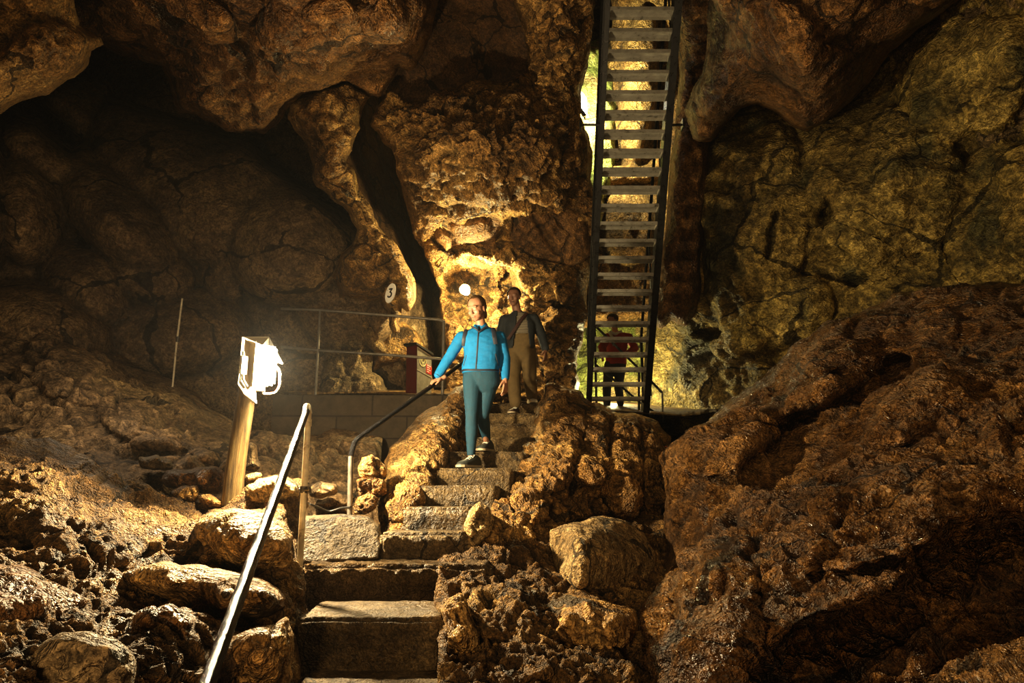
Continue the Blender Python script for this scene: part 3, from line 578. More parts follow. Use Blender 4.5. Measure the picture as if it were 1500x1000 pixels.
# by the foot of the second handrail
boulder(ring([(524, 684), (530, 668), (544, 664), (556, 672), (566, 684), (564, 698), (548, 702), (528, 700)], 5.45), 'rock_ochre', 'upper rounded stone piled by the curved handrail foot', rim=10, rimd=0.15, seed=193, sp=1.6)
boulder(ring([(522, 702), (540, 698), (562, 702), (566, 722), (548, 730), (524, 728)], 5.35), 'rock_brown', 'middle dark stone in the pile by the curved handrail foot', rim=10, rimd=0.15, seed=197, sp=1.6)
boulder(ring([(516, 742), (524, 726), (542, 722), (556, 730), (552, 744), (534, 756), (518, 756)], 5.2), 'rock_ochre', 'lowest wedge-shaped stone by the curved handrail foot', rim=10, rimd=0.15, seed=199, sp=1.6)
boulder(ring([(452, 712), (470, 704), (492, 708), (494, 724), (470, 730), (454, 726)], 5.75), 'rock_dim', 'dark stone in the hollow behind the white railing post', rim=10, rimd=0.15, seed=211)
# ================================================================ materials of made things
solid_mat('black_paint', (0.010, 0.010, 0.011), 0.13, 0.0, 0.2, 20, 0.9, 75, spec=0.05)
solid_mat('black_steel', (0.018, 0.019, 0.02), 0.32, 0.4, 0.3, 14, 0.2, 60, dirt=((0.06, 0.045, 0.03), 9, 0.62))
solid_mat('stair_tread_steel', (0.30, 0.29, 0.25), 0.34, 0.35, 0.3, 10, 0.25, 80, dirt=((0.05, 0.04, 0.025), 8, 0.58))
solid_mat('old_white_paint', (0.74, 0.66, 0.46), 0.45, 0.0, 0.25, 14, 0.3, 60, dirt=((0.15, 0.08, 0.035), 7, 0.58))
solid_mat('worn_pipe', (0.10, 0.09, 0.075), 0.35, 0.6, 0.4, 12, 0.3, 60, dirt=((0.20, 0.09, 0.04), 9, 0.55))
solid_mat('grey_pipe', (0.17, 0.155, 0.13), 0.45, 0.5, 0.3, 12, 0.2, 60)
solid_mat('white_sheet_metal', (0.62, 0.56, 0.42), 0.45, 0.1, 0.12, 8, 0.1, 40, dirt=((0.28, 0.18, 0.08), 6, 0.62))
solid_mat('lamp_body', (0.16, 0.14, 0.11), 0.5, 0.3, 0.3, 20)
solid_mat('white_cable', (0.8, 0.76, 0.66), 0.5, 0, 0.05)
solid_mat('red_cable', (0.45, 0.03, 0.02), 0.5, 0, 0.1)
solid_mat('black_cable', (0.015, 0.014, 0.013), 0.5)
solid_mat('orange_cord', (0.40, 0.13, 0.06), 0.6)
solid_mat('lit_glass', (0.95, 0.95, 0.9), 0.3, emit=((1.0, 0.95, 0.82), 14))
solid_mat('lit_bulb', (0.95, 0.93, 0.8), 0.3, emit=((1.0, 0.88, 0.55), 14))
solid_mat('bracket_steel', (0.3, 0.28, 0.24), 0.4, 0.7)
solid_mat('dark_red_paint', (0.10, 0.008, 0.010), 0.5, 0, 0.25, 20)
solid_mat('brushed_panel', (0.30, 0.28, 0.22), 0.42, 0.25, 0.25, 16, 0.1, 60)
solid_mat('panel_edge', (0.55, 0.5, 0.38), 0.4, 0.3)
solid_mat('cap_black', (0.015, 0.012, 0.01), 0.5)
solid_mat('emblem_yellow', (0.75, 0.68, 0.32), 0.5)
solid_mat('label_red', (0.55, 0.04, 0.03), 0.5)
solid_mat('label_white', (0.85, 0.8, 0.7), 0.5)
solid_mat('sign_white', (0.85, 0.82, 0.72), 0.35, 0, 0.06, 20, emit=None)
solid_mat('sign_black', (0.01, 0.01, 0.01), 0.5)

# weathered wood of the lamp post
t = NT('weathered_wood'); tc = t.new('TexCoord'); mp = t.new('Mapping'); mp.inputs['Scale'].default_value = (14, 14, 0.9); t.link(tc.outputs['Object'], mp.inputs['Vector'])
n1 = t.noise(mp.outputs[0], 2.2, 8, 0.7, 0.4); n2 = t.noise(tc.outputs['Object'], 6, 5, 0.6)
c = t.ramp(n1.outputs['Fac'], [(0.34, (0.035, 0.022, 0.008)), (0.5, (0.15, 0.10, 0.035)), (0.66, (0.34, 0.25, 0.10))]).outputs[0]
c = t.mix(t.ramp(n2.outputs['Fac'], [(0.5, (0, 0, 0)), (0.7, (0.7, 0.7, 0.7))]).outputs[0], c, (0.12, 0.08, 0.03))
b = t.new('BsdfPrincipled'); t.link(c, b.inputs['Base Color']); b.inputs['Roughness'].default_value = 0.7
bp = t.new('Bump'); bp.inputs['Strength'].default_value = 0.7; bp.inputs['Distance'].default_value = 0.02; t.link(n1.outputs['Fac'], bp.inputs['Height']); t.link(bp.outputs[0], b.inputs['Normal'])
t.link(b.outputs[0], t.out.inputs[0]); MATS['weathered_wood'] = t.m
# dressed blocks of the ledge
t = NT('block_masonry'); tc = t.new('TexCoord')
br = t.new('TexBrick'); br.inputs['Scale'].default_value = 1.0; br.inputs['Brick Width'].default_value = 0.95; br.inputs['Row Height'].default_value = 0.30; br.inputs['Mortar Size'].default_value = 0.012
br.inputs['Color1'].default_value = (0.085, 0.062, 0.036, 1); br.inputs['Color2'].default_value = (0.065, 0.048, 0.028, 1); br.inputs['Mortar'].default_value = (0.035, 0.025, 0.015, 1)
mp = t.new('Mapping'); mp.inputs['Rotation'].default_value = (R(90), 0, 0); t.link(tc.outputs['Object'], mp.inputs['Vector']); t.link(mp.outputs[0], br.inputs['Vector'])
n1 = t.noise(tc.outputs['Object'], 7, 8, 0.7); c = t.mix(0.7, br.outputs['Color'], t.ramp(n1.outputs['Fac'], [(0.3, (0.5,) * 3), (0.7, (1.4,) * 3)]).outputs[0], 'MULTIPLY')
b = t.new('BsdfPrincipled'); t.link(c, b.inputs['Base Color']); b.inputs['Roughness'].default_value = 0.8
bp = t.new('Bump'); bp.inputs['Strength'].default_value = 0.6; bp.inputs['Distance'].default_value = 0.03; t.link(t.math('ADD', t.math('MULTIPLY', n1.outputs['Fac'], 0.5), t.math('MULTIPLY', br.outputs['Fac'], -0.5)), bp.inputs['Height']); t.link(bp.outputs[0], b.inputs['Normal'])
t.link(b.outputs[0], t.out.inputs[0]); MATS['block_masonry'] = t.m

# ================================================================ the concrete steps
def worn_block(name, corners, z_bot, mat, parent, seed, amp=0.012, bev=0.022, cuts=0.05):
    """corners: front-left, front-right, back-right, back-left tops (Vectors); worn edges and uneven faces"""
    bm = bmesh.new()
    T = [bm.verts.new(c) for c in corners]; Bt = [bm.verts.new(Vector((c[0], c[1], z_bot))) for c in corners]
    bm.faces.new(T); bm.faces.new(Bt[::-1])
    for i in range(4): bm.faces.new((T[i], Bt[i], Bt[(i + 1) % 4], T[(i + 1) % 4]))
    bmesh.ops.recalc_face_normals(bm, faces=bm.faces[:])
    bmesh.ops.bevel(bm, geom=bm.edges[:], offset=bev, segments=3, affect='EDGES')
    for it in range(7):
        long = [e for e in bm.edges if e.calc_length() > cuts]
        if not long: break
        bmesh.ops.subdivide_edges(bm, edges=long, cuts=1, use_grid_fill=True)
    bmesh.ops.triangulate(bm, faces=bm.faces[:])
    me = bpy.data.meshes.new(name); bm.to_mesh(me); bm.free()
    n = len(me.vertices); V = np.zeros(n * 3); N = np.zeros(n * 3)
    me.vertices.foreach_get('co', V); me.vertex_normals.foreach_get('vector', N); V = V.reshape(-1, 3); N = N.reshape(-1, 3)
    D = amp * (1.4 * fbm(V * 4, 4, seed) + 0.9 * fbm(V * 14, 3, seed + 5))
    V = V + N * D[:, None]; me.vertices.foreach_set('co', V.ravel()); me.update()
    return link_mesh(name, me, mat, parent)

stair = empty('concrete_staircase', at(540, 900, 3.7), 'worn concrete steps climbing from the bottom edge up between the rock mounds', 'stairs')
def step(xl, xr, ytop, Yf, Yb, mat, seed, depth=0.45, skew=0.0, **kw):
    z = at(xl, ytop, Yf).z
    a = at(xl, ytop, Yf); b_ = at(xr, ytop, Yf + skew)
    a.z = b_.z = z; d = b_ - a
    return worn_block('step', [a, b_, Vector((b_.x + (Yb - Yf) * 0.02, Yb + skew, z)), Vector((a.x, Yb, z))], z - depth, mat, stair, seed, **kw)
step(400, 662, 1030, 3.15, 3.85, 'concrete_worn', 1)
step(426, 648, 905, 3.71, 4.6, 'concrete_worn', 2)
step(436, 720, 826, 4.33, 5.0, 'concrete_pebbly', 3, amp=0.022, bev=0.03)
UP = [(556, 684, 780, 4.69), (590, 692, 743, 5.03), (612, 730, 711, 5.5), (640, 752, 685, 6.0), (655, 770, 661, 6.5), (676, 786, 640, 7.05), (690, 792, 620, 7.5), (694, 796, 605, 8.0), (690, 800, 590, 8.6)]
STEPZ = []
for i, (xl, xr, yt, Y) in enumerate(UP):
    nb = UP[i + 1][3] + 0.25 if i + 1 < len(UP) else 9.7
    step(xl, xr, yt, Y, nb, 'concrete_worn', 10 + i, depth=0.40, skew=0.04)
    STEPZ.append(at(xl, yt, Y).z)

# low retaining wall beside the first upper steps, ledge of blocks under the railing
rock('retaining_wall', [(440, 760, 4.72), (450, 755, 4.75), (500, 752, 4.8), (540, 756, 4.82), (556, 770, 4.8), (562, 800, 4.7), (556, 822, 4.62), (500, 826, 4.55), (440, 828, 4.5)], 'render_dark', sp=2, rim=7, rimd=0.10, thick=0.5, seed=223, amp=0.03, it=1,
     noise=[('fbm', 0.03, 2.5), ('fbm', 0.012, 9)], label='low rendered block wall left of the first upper steps, behind the white railing post', cat='wall')
lw = bmesh.new(); A = at(400, 578, 9.22); B_ = at(683, 578, 9.3)
add_poly_prism(lw, [A, B_, B_ - Vector((0, 0, 1.1)), A - Vector((0, 0, 1.1))], (0, 0.35, 0))
tag(bm_obj('block_ledge_wall', lw, 'block_masonry', smooth=False, bevel=0.02), 'dim masonry ledge of squared blocks under the thin pipe railing', 'wall')

# ================================================================ the steel stair
XL, XR = 1.14, 1.90
P0 = Vector((0, 10.0, at(900, 612, 10.0).z)); P1 = Vector((0, 6.97, at(900, 0, 6.97).z)); SD = (P1 - P0).normalized(); SLEN = (P1 - P0).length
SN = Vector((0, -SD.z, SD.y)); SN = SN if SN.y < 0 else -SN       # towards the viewer, square to the slope
lad = empty('steel_stair', (1.52, 10.0, P0.z), 'tall steep black steel stair with open treads climbing to the cave roof', 'stairs')
def onstair(x, s, n=0.0, up=0.0): return Vector((x, 0, 0)) + P0 + SD * s + SN * n + Vector((0, 0, up))
TOP = SLEN * 1.22
for x, sg in ((XL, -1), (XR, 1)):
    bm = bmesh.new()
    def slab(x0, x1, n0, n1):
        q = [onstair(x0, 0, n0), onstair(x1, 0, n0), onstair(x1, 0, n1), onstair(x0, 0, n1)]
        add_poly_prism(bm, q, SD * TOP)
    slab(x - 0.006, x + 0.006, -0.09, 0.09)                 # web
    w = 0.055 if sg < 0 else 0.085
    slab(min(x, x + sg * w), max(x, x + sg * w), 0.082, 0.094); slab(min(x, x + sg * w), max(x, x + sg * w), -0.094, -0.082)
    o = bm_obj('stringer', bm, 'black_steel', lad, smooth=False)
nt = 24; ds = SLEN / 24.0
for k in range(29):
    c = onstair(0, ds * (k + 0.45)); bm = bmesh.new(); dp = 0.085
    add_box(bm, (0.5 * (XL + XR), c.y, c.z), (XR - XL - 0.014, 2 * dp, 0.006))
    for y in (-dp, dp): add_box(bm, (0.5 * (XL + XR), c.y + y, c.z - 0.02), (XR - XL - 0.014, 0.006, 0.046))
    for x in (XL + 0.012, XR - 0.012): add_box(bm, (x, c.y, c.z - 0.03), (0.008, 2 * dp - 0.02, 0.04))
    bm_obj('tread', bm, 'stair_tread_steel', lad, smooth=False)
for x in (XL - 0.02, XR + 0.0):
    bm = bmesh.new(); add_tube(bm, rounded([onstair(x, 0.35, 0, -0.1), onstair(x, 0.35, 0, 0.85), onstair(x, TOP, 0, 0.85)], 0.12), 0.021, 12)
    o = bm_obj('handrail', bm, 'black_paint', lad)
    for s in (1.9, 3.5, 5.1):
        bm = bmesh.new(); add_tube(bm, [onstair(x, s, 0), onstair(x, s, 0, 0.85)], 0.013, 8); bm_obj('baluster', bm, 'black_steel', lad)
for (x, xe) in ((XL, XL - 0.28), (XR + 0.08, XR + 0.24)):
    bm = bmesh.new(); s = SLEN * 0.745; add_tube(bm, [onstair(x, s, 0), onstair(xe, s, -0.05)], 0.016, 8); add_box(bm, onstair(xe, s, -0.05), (0.02, 0.12, 0.12))
    bm_obj('wall_bracket', bm, 'black_steel', lad)

# small railing going down behind the foot of the steel stair
rl = empty('pipe_railing', at(935, 612, 11.0), 'dark pipe railing slanting down to the right behind the foot of the steel stair', 'railing')
def tube_obj(name, pts, r, mat, parent, seg=12, round_r=0.0):
    bm = bmesh.new(); add_tube(bm, rounded(pts, round_r) if round_r else pts, r, seg); return bm_obj(name, bm, mat, parent)
tube_obj('post', [at(871, 476, 11), at(874, 606, 11)], 0.02, 'black_steel', rl)
tube_obj('post', [at(936, 538, 10.9), at(936, 612, 10.9)], 0.02, 'black_steel', rl)
tube_obj('post', [at(970, 574, 10.8), at(971, 618, 10.8)], 0.016, 'grey_pipe', rl)
tube_obj('top_rail', [at(871, 476, 11), at(936, 540, 10.9), at(970, 575, 10.8)], 0.02, 'black_steel', rl)
tube_obj('mid_rail', [at(873, 534, 11), at(936, 588, 10.9), at(971, 612, 10.8)], 0.018, 'black_steel', rl)

# ================================================================ the railing above the ledge
pr = empty('pipe_railing', at(650, 577, 9.35), 'thin pipe railing with two rails along the ledge left of the woman', 'railing')
tube_obj('post', [at(469, 455, 9.3), at(462, 578, 9.3)], 0.018, 'grey_pipe', pr)
tube_obj('post', [at(650, 470, 9.35), at(648, 578, 9.35)], 0.022, 'grey_pipe', pr)
tube_obj('top_rail', [at(412, 452, 9.4), at(469, 454, 9.3), at(560, 461, 9.3), at(642, 468, 9.35), at(651, 471, 9.35)], 0.02, 'grey_pipe', pr)
tube_obj('mid_rail', [at(412, 508, 9.4), at(466, 513, 9.3), at(560, 519, 9.3), at(650, 526, 9.35)], 0.02, 'grey_pipe', pr)
sp_ = empty('metal_pole', at(253, 562, 8.9), 'thin upright metal pole in the dim hollow left of the floodlight', 'pole')
tube_obj('pole', [at(252, 575, 8.9), at(259, 500, 8.9), at(267, 437, 8.9)], 0.012, 'old_white_paint', sp_, 8)
tube_obj('pole_joint', [at(260, 501, 8.9), at(261, 493, 8.9)], 0.022, 'worn_pipe', sp_, 8)

# ================================================================ the floodlight on its wooden post
lp = empty('floodlight_post', at(342, 724, 5.0), 'glaring white floodlight with a sheet metal hood on a weathered wooden post', 'lamp')
bm = bmesh.new(); pts = [at(340, 740, 5.02), at(343, 700, 5.02), at(350, 650, 5.02), at(358, 600, 5.0), at(366, 552, 5.0)]
add_tube(bm, pts, [0.074, 0.070, 0.067, 0.065, 0.062], 20); bm_obj('wooden_post', bm, 'weathered_wood', lp)
def L(px, py, Y): return at(px, py, Y)
bm = bmesh.new()   # folded sheet: cheek facing the steps
add_poly_prism(bm, [L(355, 494, 4.74), L(349, 563, 4.74), L(358, 577, 4.76), L(376, 591, 4.80), L(374, 566, 4.84), L(372, 540, 4.88), L(394, 545, 5.02), L(398, 500, 5.10), L(394, 494, 5.10)], (-0.006, 0.005, 0))
o = bm_obj('backplate', bm, 'white_sheet_metal', lp, smooth=False); o['label'] = 'white painted backplate with rust stains'
bm = bmesh.new()   # hood folded forward
add_poly_prism(bm, [L(355, 494, 4.74), L(394, 494, 5.10), L(414, 533, 4.98), L(398, 529, 4.98), L(384, 506, 4.80)], (0, 0, 0.006))
bm_obj('hood', bm, 'white_sheet_metal', lp, smooth=False)
bm = bmesh.new(); rotL = Matrix.Rotation(R(48), 3, 'Z')
cen = L(383, 536, 4.93); add_box(bm, cen, (0.17, 0.10, 0.30), rotL); bm_obj('lamp_housing', bm, 'lamp_body', lp, smooth=False, bevel=0.03)
bm = bmesh.new(); gc = cen + rotL @ Vector((0.0, -0.062, 0)); add_box(bm, gc, (0.165, 0.04, 0.29), rotL); o = bm_obj('lamp_glass', bm, 'lit_glass', lp, bevel=0.018); o['label'] = 'glowing white lamp glass'
LAMP = gc + rotL @ Vector((0.01, -0.075, -0.02))
bm = bmesh.new(); add_box(bm, cen + rotL @ Vector((-0.105, -0.053, -0.01)), (0.006, 0.096, 0.33), rotL); bm_obj('added_glare_flap', bm, 'white_sheet_metal', lp, smooth=False)  # flap added to keep the lamp's glare off the backplate
for k, (mt, off) in enumerate((('white_cable', 0), ('red_cable', 1.6))):
    tube_obj('cable_loop', [L(398 - off, 531, 4.9), L(407 - off, 538, 4.88), L(411 - off, 546, 4.88), L(410 - off, 566, 4.88), L(404 - off, 575, 4.88), L(395, 577 - off, 4.88), L(386, 577 - off, 4.88), L(384, 572, 4.88)], 0.0055 if k == 0 else 0.004, mt, lp, 8, 0.03)
bm = bmesh.new(); add_box(bm, L(380, 567, 4.86), (0.07, 0.03, 0.05), rotL); add_tube(bm, [L(374, 560, 4.85), L(384, 560, 4.85)], 0.006, 8); add_tube(bm, [L(374, 572, 4.85), L(388, 572, 4.85)], 0.006, 8); bm_obj('terminal_box', bm, 'white_cable', lp, smooth=False)
bm = bmesh.new(); add_box(bm, L(357, 535, 4.77), (0.045, 0.03, 0.13), rotL); add_tube(bm, [L(357, 515, 4.76), L(356, 555, 4.76), L(362, 566, 4.77)], 0.008, 8); bm_obj('ballast', bm, 'lamp_body', lp, smooth=False)

# ================================================================ handrails
hr = empty('handrail', at(440, 822, 4.3), 'shiny black handrail descending to the bottom edge from a pale painted post', 'handrail')
a0, a1 = at(450, 599, 4.33), at(300, 1012, 1.86); ext = a1 + (a1 - a0) * 0.12
o = tube_obj('rail', [a0, a0.lerp(a1, 0.3), a0.lerp(a1, 0.6), a1, ext], 0.021, 'black_paint', hr, 16)
tube_obj('elbow', rounded([a0.lerp(a1, 0.02), at(450, 594, 4.35), at(452, 606, 4.36)], 0.03), 0.0235, 'old_white_paint', hr, 14)
tube_obj('post', [at(452, 604, 4.36), at(447, 690, 4.36), at(442, 775, 4.34), at(439, 836, 4.32)], 0.019, 'old_white_paint', hr, 14)
tube_obj('collar', [at(451, 614, 4.36), at(450.5, 624, 4.36)], 0.025, 'old_white_paint', hr, 14)
bm = bmesh.new(); add_tube(bm, [at(446, 712, 4.36), at(445, 722, 4.36)], 0.027, 12); add_tube(bm, [at(438, 717, 4.36), at(454, 717, 4.32)], 0.009, 8); add_tube(bm, [at(453, 712, 4.33), at(453, 722, 4.33)], 0.012, 8); o = bm_obj('clamp', bm, 'worn_pipe', hr)
h2 = empty('handrail', at(515, 757, 5.3), 'long black handrail with a bent grey end that the woman holds', 'handrail')
RA, RB, RC = at(519, 649, 5.3), at(637, 562, 6.45), at(700, 514, 7.3)
tube_obj('rail', rounded([at(514, 668, 5.28), at(519, 646, 5.3), RB, RC], 0.10), 0.021, 'black_paint', h2, 14)
tube_obj('post', [at(514, 668, 5.28), at(513, 710, 5.27), at(512, 760, 5.25)], 0.02, 'grey_pipe', h2, 14)
tube_obj('post', [at(699, 515, 7.28), at(699, 610, 7.28)], 0.016, 'black_paint', h2, 12)
cb = bmesh.new(); add_tube(cb, rounded([at(514, 742, 5.22), at(498, 744, 5.3), at(482, 750, 5.3), at(470, 744, 5.25), at(454, 738, 5.1)], 0.06), 0.008, 8); tag(bm_obj('cable', cb, 'black_cable'), 'loose dark cable lying on stones at the foot of the bent handrail', 'cable')
cd = bmesh.new(); add_tube(cd, [at(948, 652, 7.55), at(960, 653.5, 7.5), at(974, 654, 7.4), at(990, 652.5, 7.3)], 0.008, 8); tag(bm_obj('cord', cd, 'orange_cord'), 'short orange cord strung between the stair mound and the right rock mass', 'cord')

# ================================================================ the cabinet, the number plate and the small lamps
cbn = empty('metal_cabinet', at(610, 580, 9.7), 'small steel cabinet with dark red side standing on the ledge behind the railing', 'cabinet')
c0b, c0t = at(609, 581, 9.72), at(610, 505, 9.72); c1b, c1t = at(631, 581, 9.98), at(631.5, 520, 9.98); c2b, c2t = at(594, 580, 10.0), at(595.5, 507, 10.0)
c1b.z = c2b.z = c0b.z
bm = bmesh.new(); c3b = c1b + c2b - c0b; c3t = c1t + c2t - c0t
v = [bm.verts.new(p) for p in (c0b, c1b, c3b, c2b, c0t, c1t, c3t, c2t)]
for f in ((0, 1, 5, 4), (1, 2, 6, 5), (2, 3, 7, 6), (3, 0, 4, 7), (4, 5, 6, 7), (3, 2, 1, 0)): bm.faces.new([v[i] for i in f])
o = bm_obj('cabinet_body', bm, 'dark_red_paint', cbn, smooth=False, bevel=0.006)
fn = (c1b - c0b).cross(Vector((0, 0, 1))).normalized(); fn = fn if fn.y < 0 else -fn
def onface(u, w_, off=0.0):    # u across 0..1, w up 0..1
    lo = c0b.lerp(c1b, u); hi = c0t.lerp(c1t, u); return lo.lerp(hi, w_) + fn * off
bm = bmesh.new(); add_poly_prism(bm, [onface(0.03, 0.01, 0.004), onface(0.99, 0.01, 0.004), onface(0.99, 0.97, 0.004), onface(0.03, 0.97, 0.004)], fn * 0.008); pn = bm_obj('front_panel', bm, 'brushed_panel', cbn, smooth=False)
pn['label'] = 'grey metal front panel'
bm = bmesh.new(); add_poly_prism(bm, [onface(0.02, 0.515, 0.012), onface(0.99, 0.475, 0.012), onface(0.99, 0.495, 0.012), onface(0.02, 0.53, 0.012)], fn * 0.004); bm_obj('seam_strip', bm, 'panel_edge', pn, smooth=False)
bm = bmesh.new(); add_poly_prism(bm, [onface(0.02, 0.945, 0.012), onface(0.99, 0.945, 0.012), onface(0.99, 0.965, 0.012), onface(0.02, 0.965, 0.012)], fn * 0.006); bm_obj('edge_strip', bm, 'panel_edge', pn, smooth=False)
up = Vector((0, 0, 1)); ac = (c1b - c0b).normalized(); W_ = (c1b - c0b).length; H_ = (c0t - c0b).length
ec = onface(0.40, 0.735, 0.013); bm = bmesh.new()
add_tube(bm, [ec + ac * 0.068 * math.cos(a) + up * 0.068 * math.sin(a) for a in [2 * math.pi * k / 24 for k in range(25)]], 0.006, 6, False)
add_tube(bm, [ec + ac * 0.03 * math.cos(a) + up * (0.012 + 0.03 * math.sin(a)) for a in [2 * math.pi * k / 14 for k in range(15)]], 0.006, 6, False)
add_tube(bm, [ec - up * 0.02, ec - up * 0.055], 0.007, 6); bm_obj('emblem', bm, 'emblem_yellow', cbn)
bm = bmesh.new(); add_poly_prism(bm, [onface(0.62, 0.54, 0.012), onface(0.99, 0.54, 0.012), onface(0.99, 0.735, 0.012), onface(0.62, 0.735, 0.012)], fn * 0.004); ls = bm_obj('notice', bm, 'label_red', cbn, smooth=False); ls['label'] = 'red notice with white lines'
bm = bmesh.new()
for k in range(4):
    wz = 0.57 + 0.045 * k; add_poly_prism(bm, [onface(0.66, wz, 0.0165), onface(0.66 + (0.16, 0.26, 0.2, 0.28)[k], wz, 0.0165), onface(0.66 + (0.16, 0.26, 0.2, 0.28)[k], wz + 0.016, 0.0165), onface(0.66, wz + 0.016, 0.0165)], fn * 0.002)
bm_obj('notice_lines', bm, 'label_white', ls, smooth=False)
bm = bmesh.new(); e = 0.05
q0 = c0t + fn * 0.03 - ac * 0.03; q1 = c1t + fn * 0.03 + ac * 0.02; q2 = c3t + ac * 0.02; q3 = c2t - ac * 0.07
add_poly_prism(bm, [q0, q1, q2, q3], (0, 0, 0.03)); bm_obj('cabinet_lid', bm, 'cap_black', cbn, smooth=False)

sg = empty('number_plate', at(573, 430, 9.1), 'white oval plate with a black 3 fixed to the pale rock ridge', 'sign')
sc_ = at(572.5, 429.5, 9.08); sx = Vector((0.80, -0.60, 0.0)); sy = Vector((0.06, 0.0, 1)).normalized(); sn = sx.cross(sy).normalized(); sn = sn if sn.y < 0 else -sn
bm = bmesh.new(); N_ = 32; RXs, RYs = 0.098, 0.138
tilt = 0.22
def SP_(u, w_, off=0.0): return sc_ + sx * (u + 0.10 * w_) + sy * w_ + sn * off
add_poly_prism(bm, [SP_(RXs * math.cos(2 * math.pi * k / N_), RYs * math.sin(2 * math.pi * k / N_)) for k in range(N_)], sn * 0.012); pl = bm_obj('plate', bm, 'sign_white', sg, smooth=False)
bm = bmesh.new()
glyph = [(-0.026, 0.058), (0.030, 0.056), (-0.004, 0.012), (0.022, 0.004), (0.034, -0.018), (0.028, -0.044), (0.004, -0.058), (-0.024, -0.052), (-0.034, -0.036)]
add_tube(bm, rounded([SP_(u, w_, 0.015) for u, w_ in glyph], 0.004, 2), 0.0105, 6); bm_obj('numeral', bm, 'sign_black', sg)
bm = bmesh.new(); add_tube(bm, [SP_(-0.066, 0.05, 0.011), SP_(-0.066, 0.05, 0.017)], 0.006, 8); bm_obj('screw', bm, 'bracket_steel', sg)

nb_ = empty('bulkhead_lamp', at(683, 427, 10.5), 'small round glowing lamp in the rock niche above the woman', 'lamp')
bm = bmesh.new(); add_ball(bm, at(683, 427, 10.35), (0.06, 0.05, 0.06)); o = bm_obj('bulb', bm, 'lit_bulb', nb_); 
bm = bmesh.new(); cc = at(681, 424, 10.42)
add_tube(bm, [cc, cc + Vector((-0.01, 0.06, 0.02))], 0.085, 20); add_tube(bm, [cc + Vector((0.085 * math.cos(a), -0.01, 0.085 * math.sin(a))) for a in [2 * math.pi * k / 20 for k in range(21)]], 0.008, 6, False); bm_obj('lamp_base', bm, 'bracket_steel', nb_)

def small_flood(loc, rz, label, glass_s=(0.16, 0.02, 0.24)):
    e = empty('floodlight', loc - Vector((0, 0, 0.2)), label, 'lamp'); Rz = Matrix.Rotation(R(rz), 3, 'Z')
    bm = bmesh.new(); add_box(bm, loc, (glass_s[0] + 0.04, 0.08, glass_s[2] + 0.04), Rz); bm_obj('lamp_housing', bm, 'lamp_body', e, smooth=False, bevel=0.015)
    bm = bmesh.new(); add_box(bm, loc + Rz @ Vector((0, -0.045, 0)), glass_s, Rz); bm_obj('lamp_glass', bm, 'lit_glass', e, bevel=0.006)
    bm = bmesh.new(); pts = [loc + Rz @ Vector((sx_ * (glass_s[0] / 2 + 0.035), 0, z)) for sx_, z in ((-1, 0), (-1, -glass_s[2] / 2 - 0.06), (1, -glass_s[2] / 2 - 0.06), (1, 0))]
    add_tube(bm, pts, 0.010, 8); bm_obj('bracket', bm, 'bracket_steel', e)
    return e
small_flood(at(852, 152, 10.6), 62, 'bright floodlight peeping from behind rock left of the steel stair', (0.22, 0.02, 0.30))
small_flood(at(947, 569, 11.9), 10, 'bright white floodlight low behind the foot of the steel stair', (0.10, 0.02, 0.26))
# ================================================================ people
solid_mat('skin_fair', (0.38, 0.20, 0.125), 0.5, 0, 0.08, 20, 0.1, 90)
solid_mat('skin_shade', (0.18, 0.09, 0.055), 0.55, 0, 0.08, 20)  # man's skin, darkened in colour to stand in for the shade on him
solid_mat('lips_rose', (0.36, 0.10, 0.08), 0.45, 0, 0.08)
solid_mat('lash_dark', (0.04, 0.02, 0.012), 0.7)
solid_mat('hair_dark_blond', (0.10, 0.055, 0.024), 0.5, 0, 0.4, 60, 0.4, 120)
solid_mat('hair_dark', (0.02, 0.012, 0.008), 0.55, 0, 0.4, 60)
solid_mat('jacket_blue', (0.0, 0.17, 0.42), 0.7, 0, 0.16, 26, 0.45, 200)
solid_mat('trim_navy', (0.012, 0.016, 0.03), 0.6)
solid_mat('trousers_teal', (0.008, 0.052, 0.092), 0.75, 0, 0.25, 30, 0.4, 180)
solid_mat('shoe_grey', (0.035, 0.04, 0.036), 0.6, 0, 0.3, 40)
solid_mat('sole_pale', (0.42, 0.36, 0.25), 0.6)
solid_mat('lace_pale', (0.5, 0.5, 0.42), 0.6)
solid_mat('jacket_navy', (0.012, 0.017, 0.022), 0.75, 0, 0.2, 30, 0.4, 150)  # man's jacket, toned down with the shade in its colour
solid_mat('trousers_khaki', (0.125, 0.086, 0.034), 0.75, 0, 0.2, 26, 0.4, 160)  # man's trousers, khaki deepened to carry the shade he stands in
solid_mat('jacket_red', (0.26, 0.02, 0.012), 0.7, 0, 0.2, 26, 0.4, 120)
solid_mat('trousers_black', (0.012, 0.012, 0.014), 0.75)
solid_mat('scarf_grey', (0.42, 0.4, 0.34), 0.8)
solid_mat('strap_brown', (0.035, 0.012, 0.010), 0.6)
t = NT('striped_jersey'); tc = t.new('TexCoord'); wv = t.new('TexWave', bands_direction='Z'); wv.inputs['Scale'].default_value = 15.5; t.link(tc.outputs['Object'], wv.inputs['Vector'])
b = t.new('BsdfPrincipled'); t.link(t.ramp(wv.outputs['Fac'], [(0.42, (0.03, 0.026, 0.02)), (0.56, (0.26, 0.23, 0.17))]).outputs[0], b.inputs['Base Color']); b.inputs['Roughness'].default_value = 0.8  # man's jersey stripes darkened too, shade put into the colours
t.link(b.outputs[0], t.out.inputs[0]); MATS['striped_jersey'] = t.m

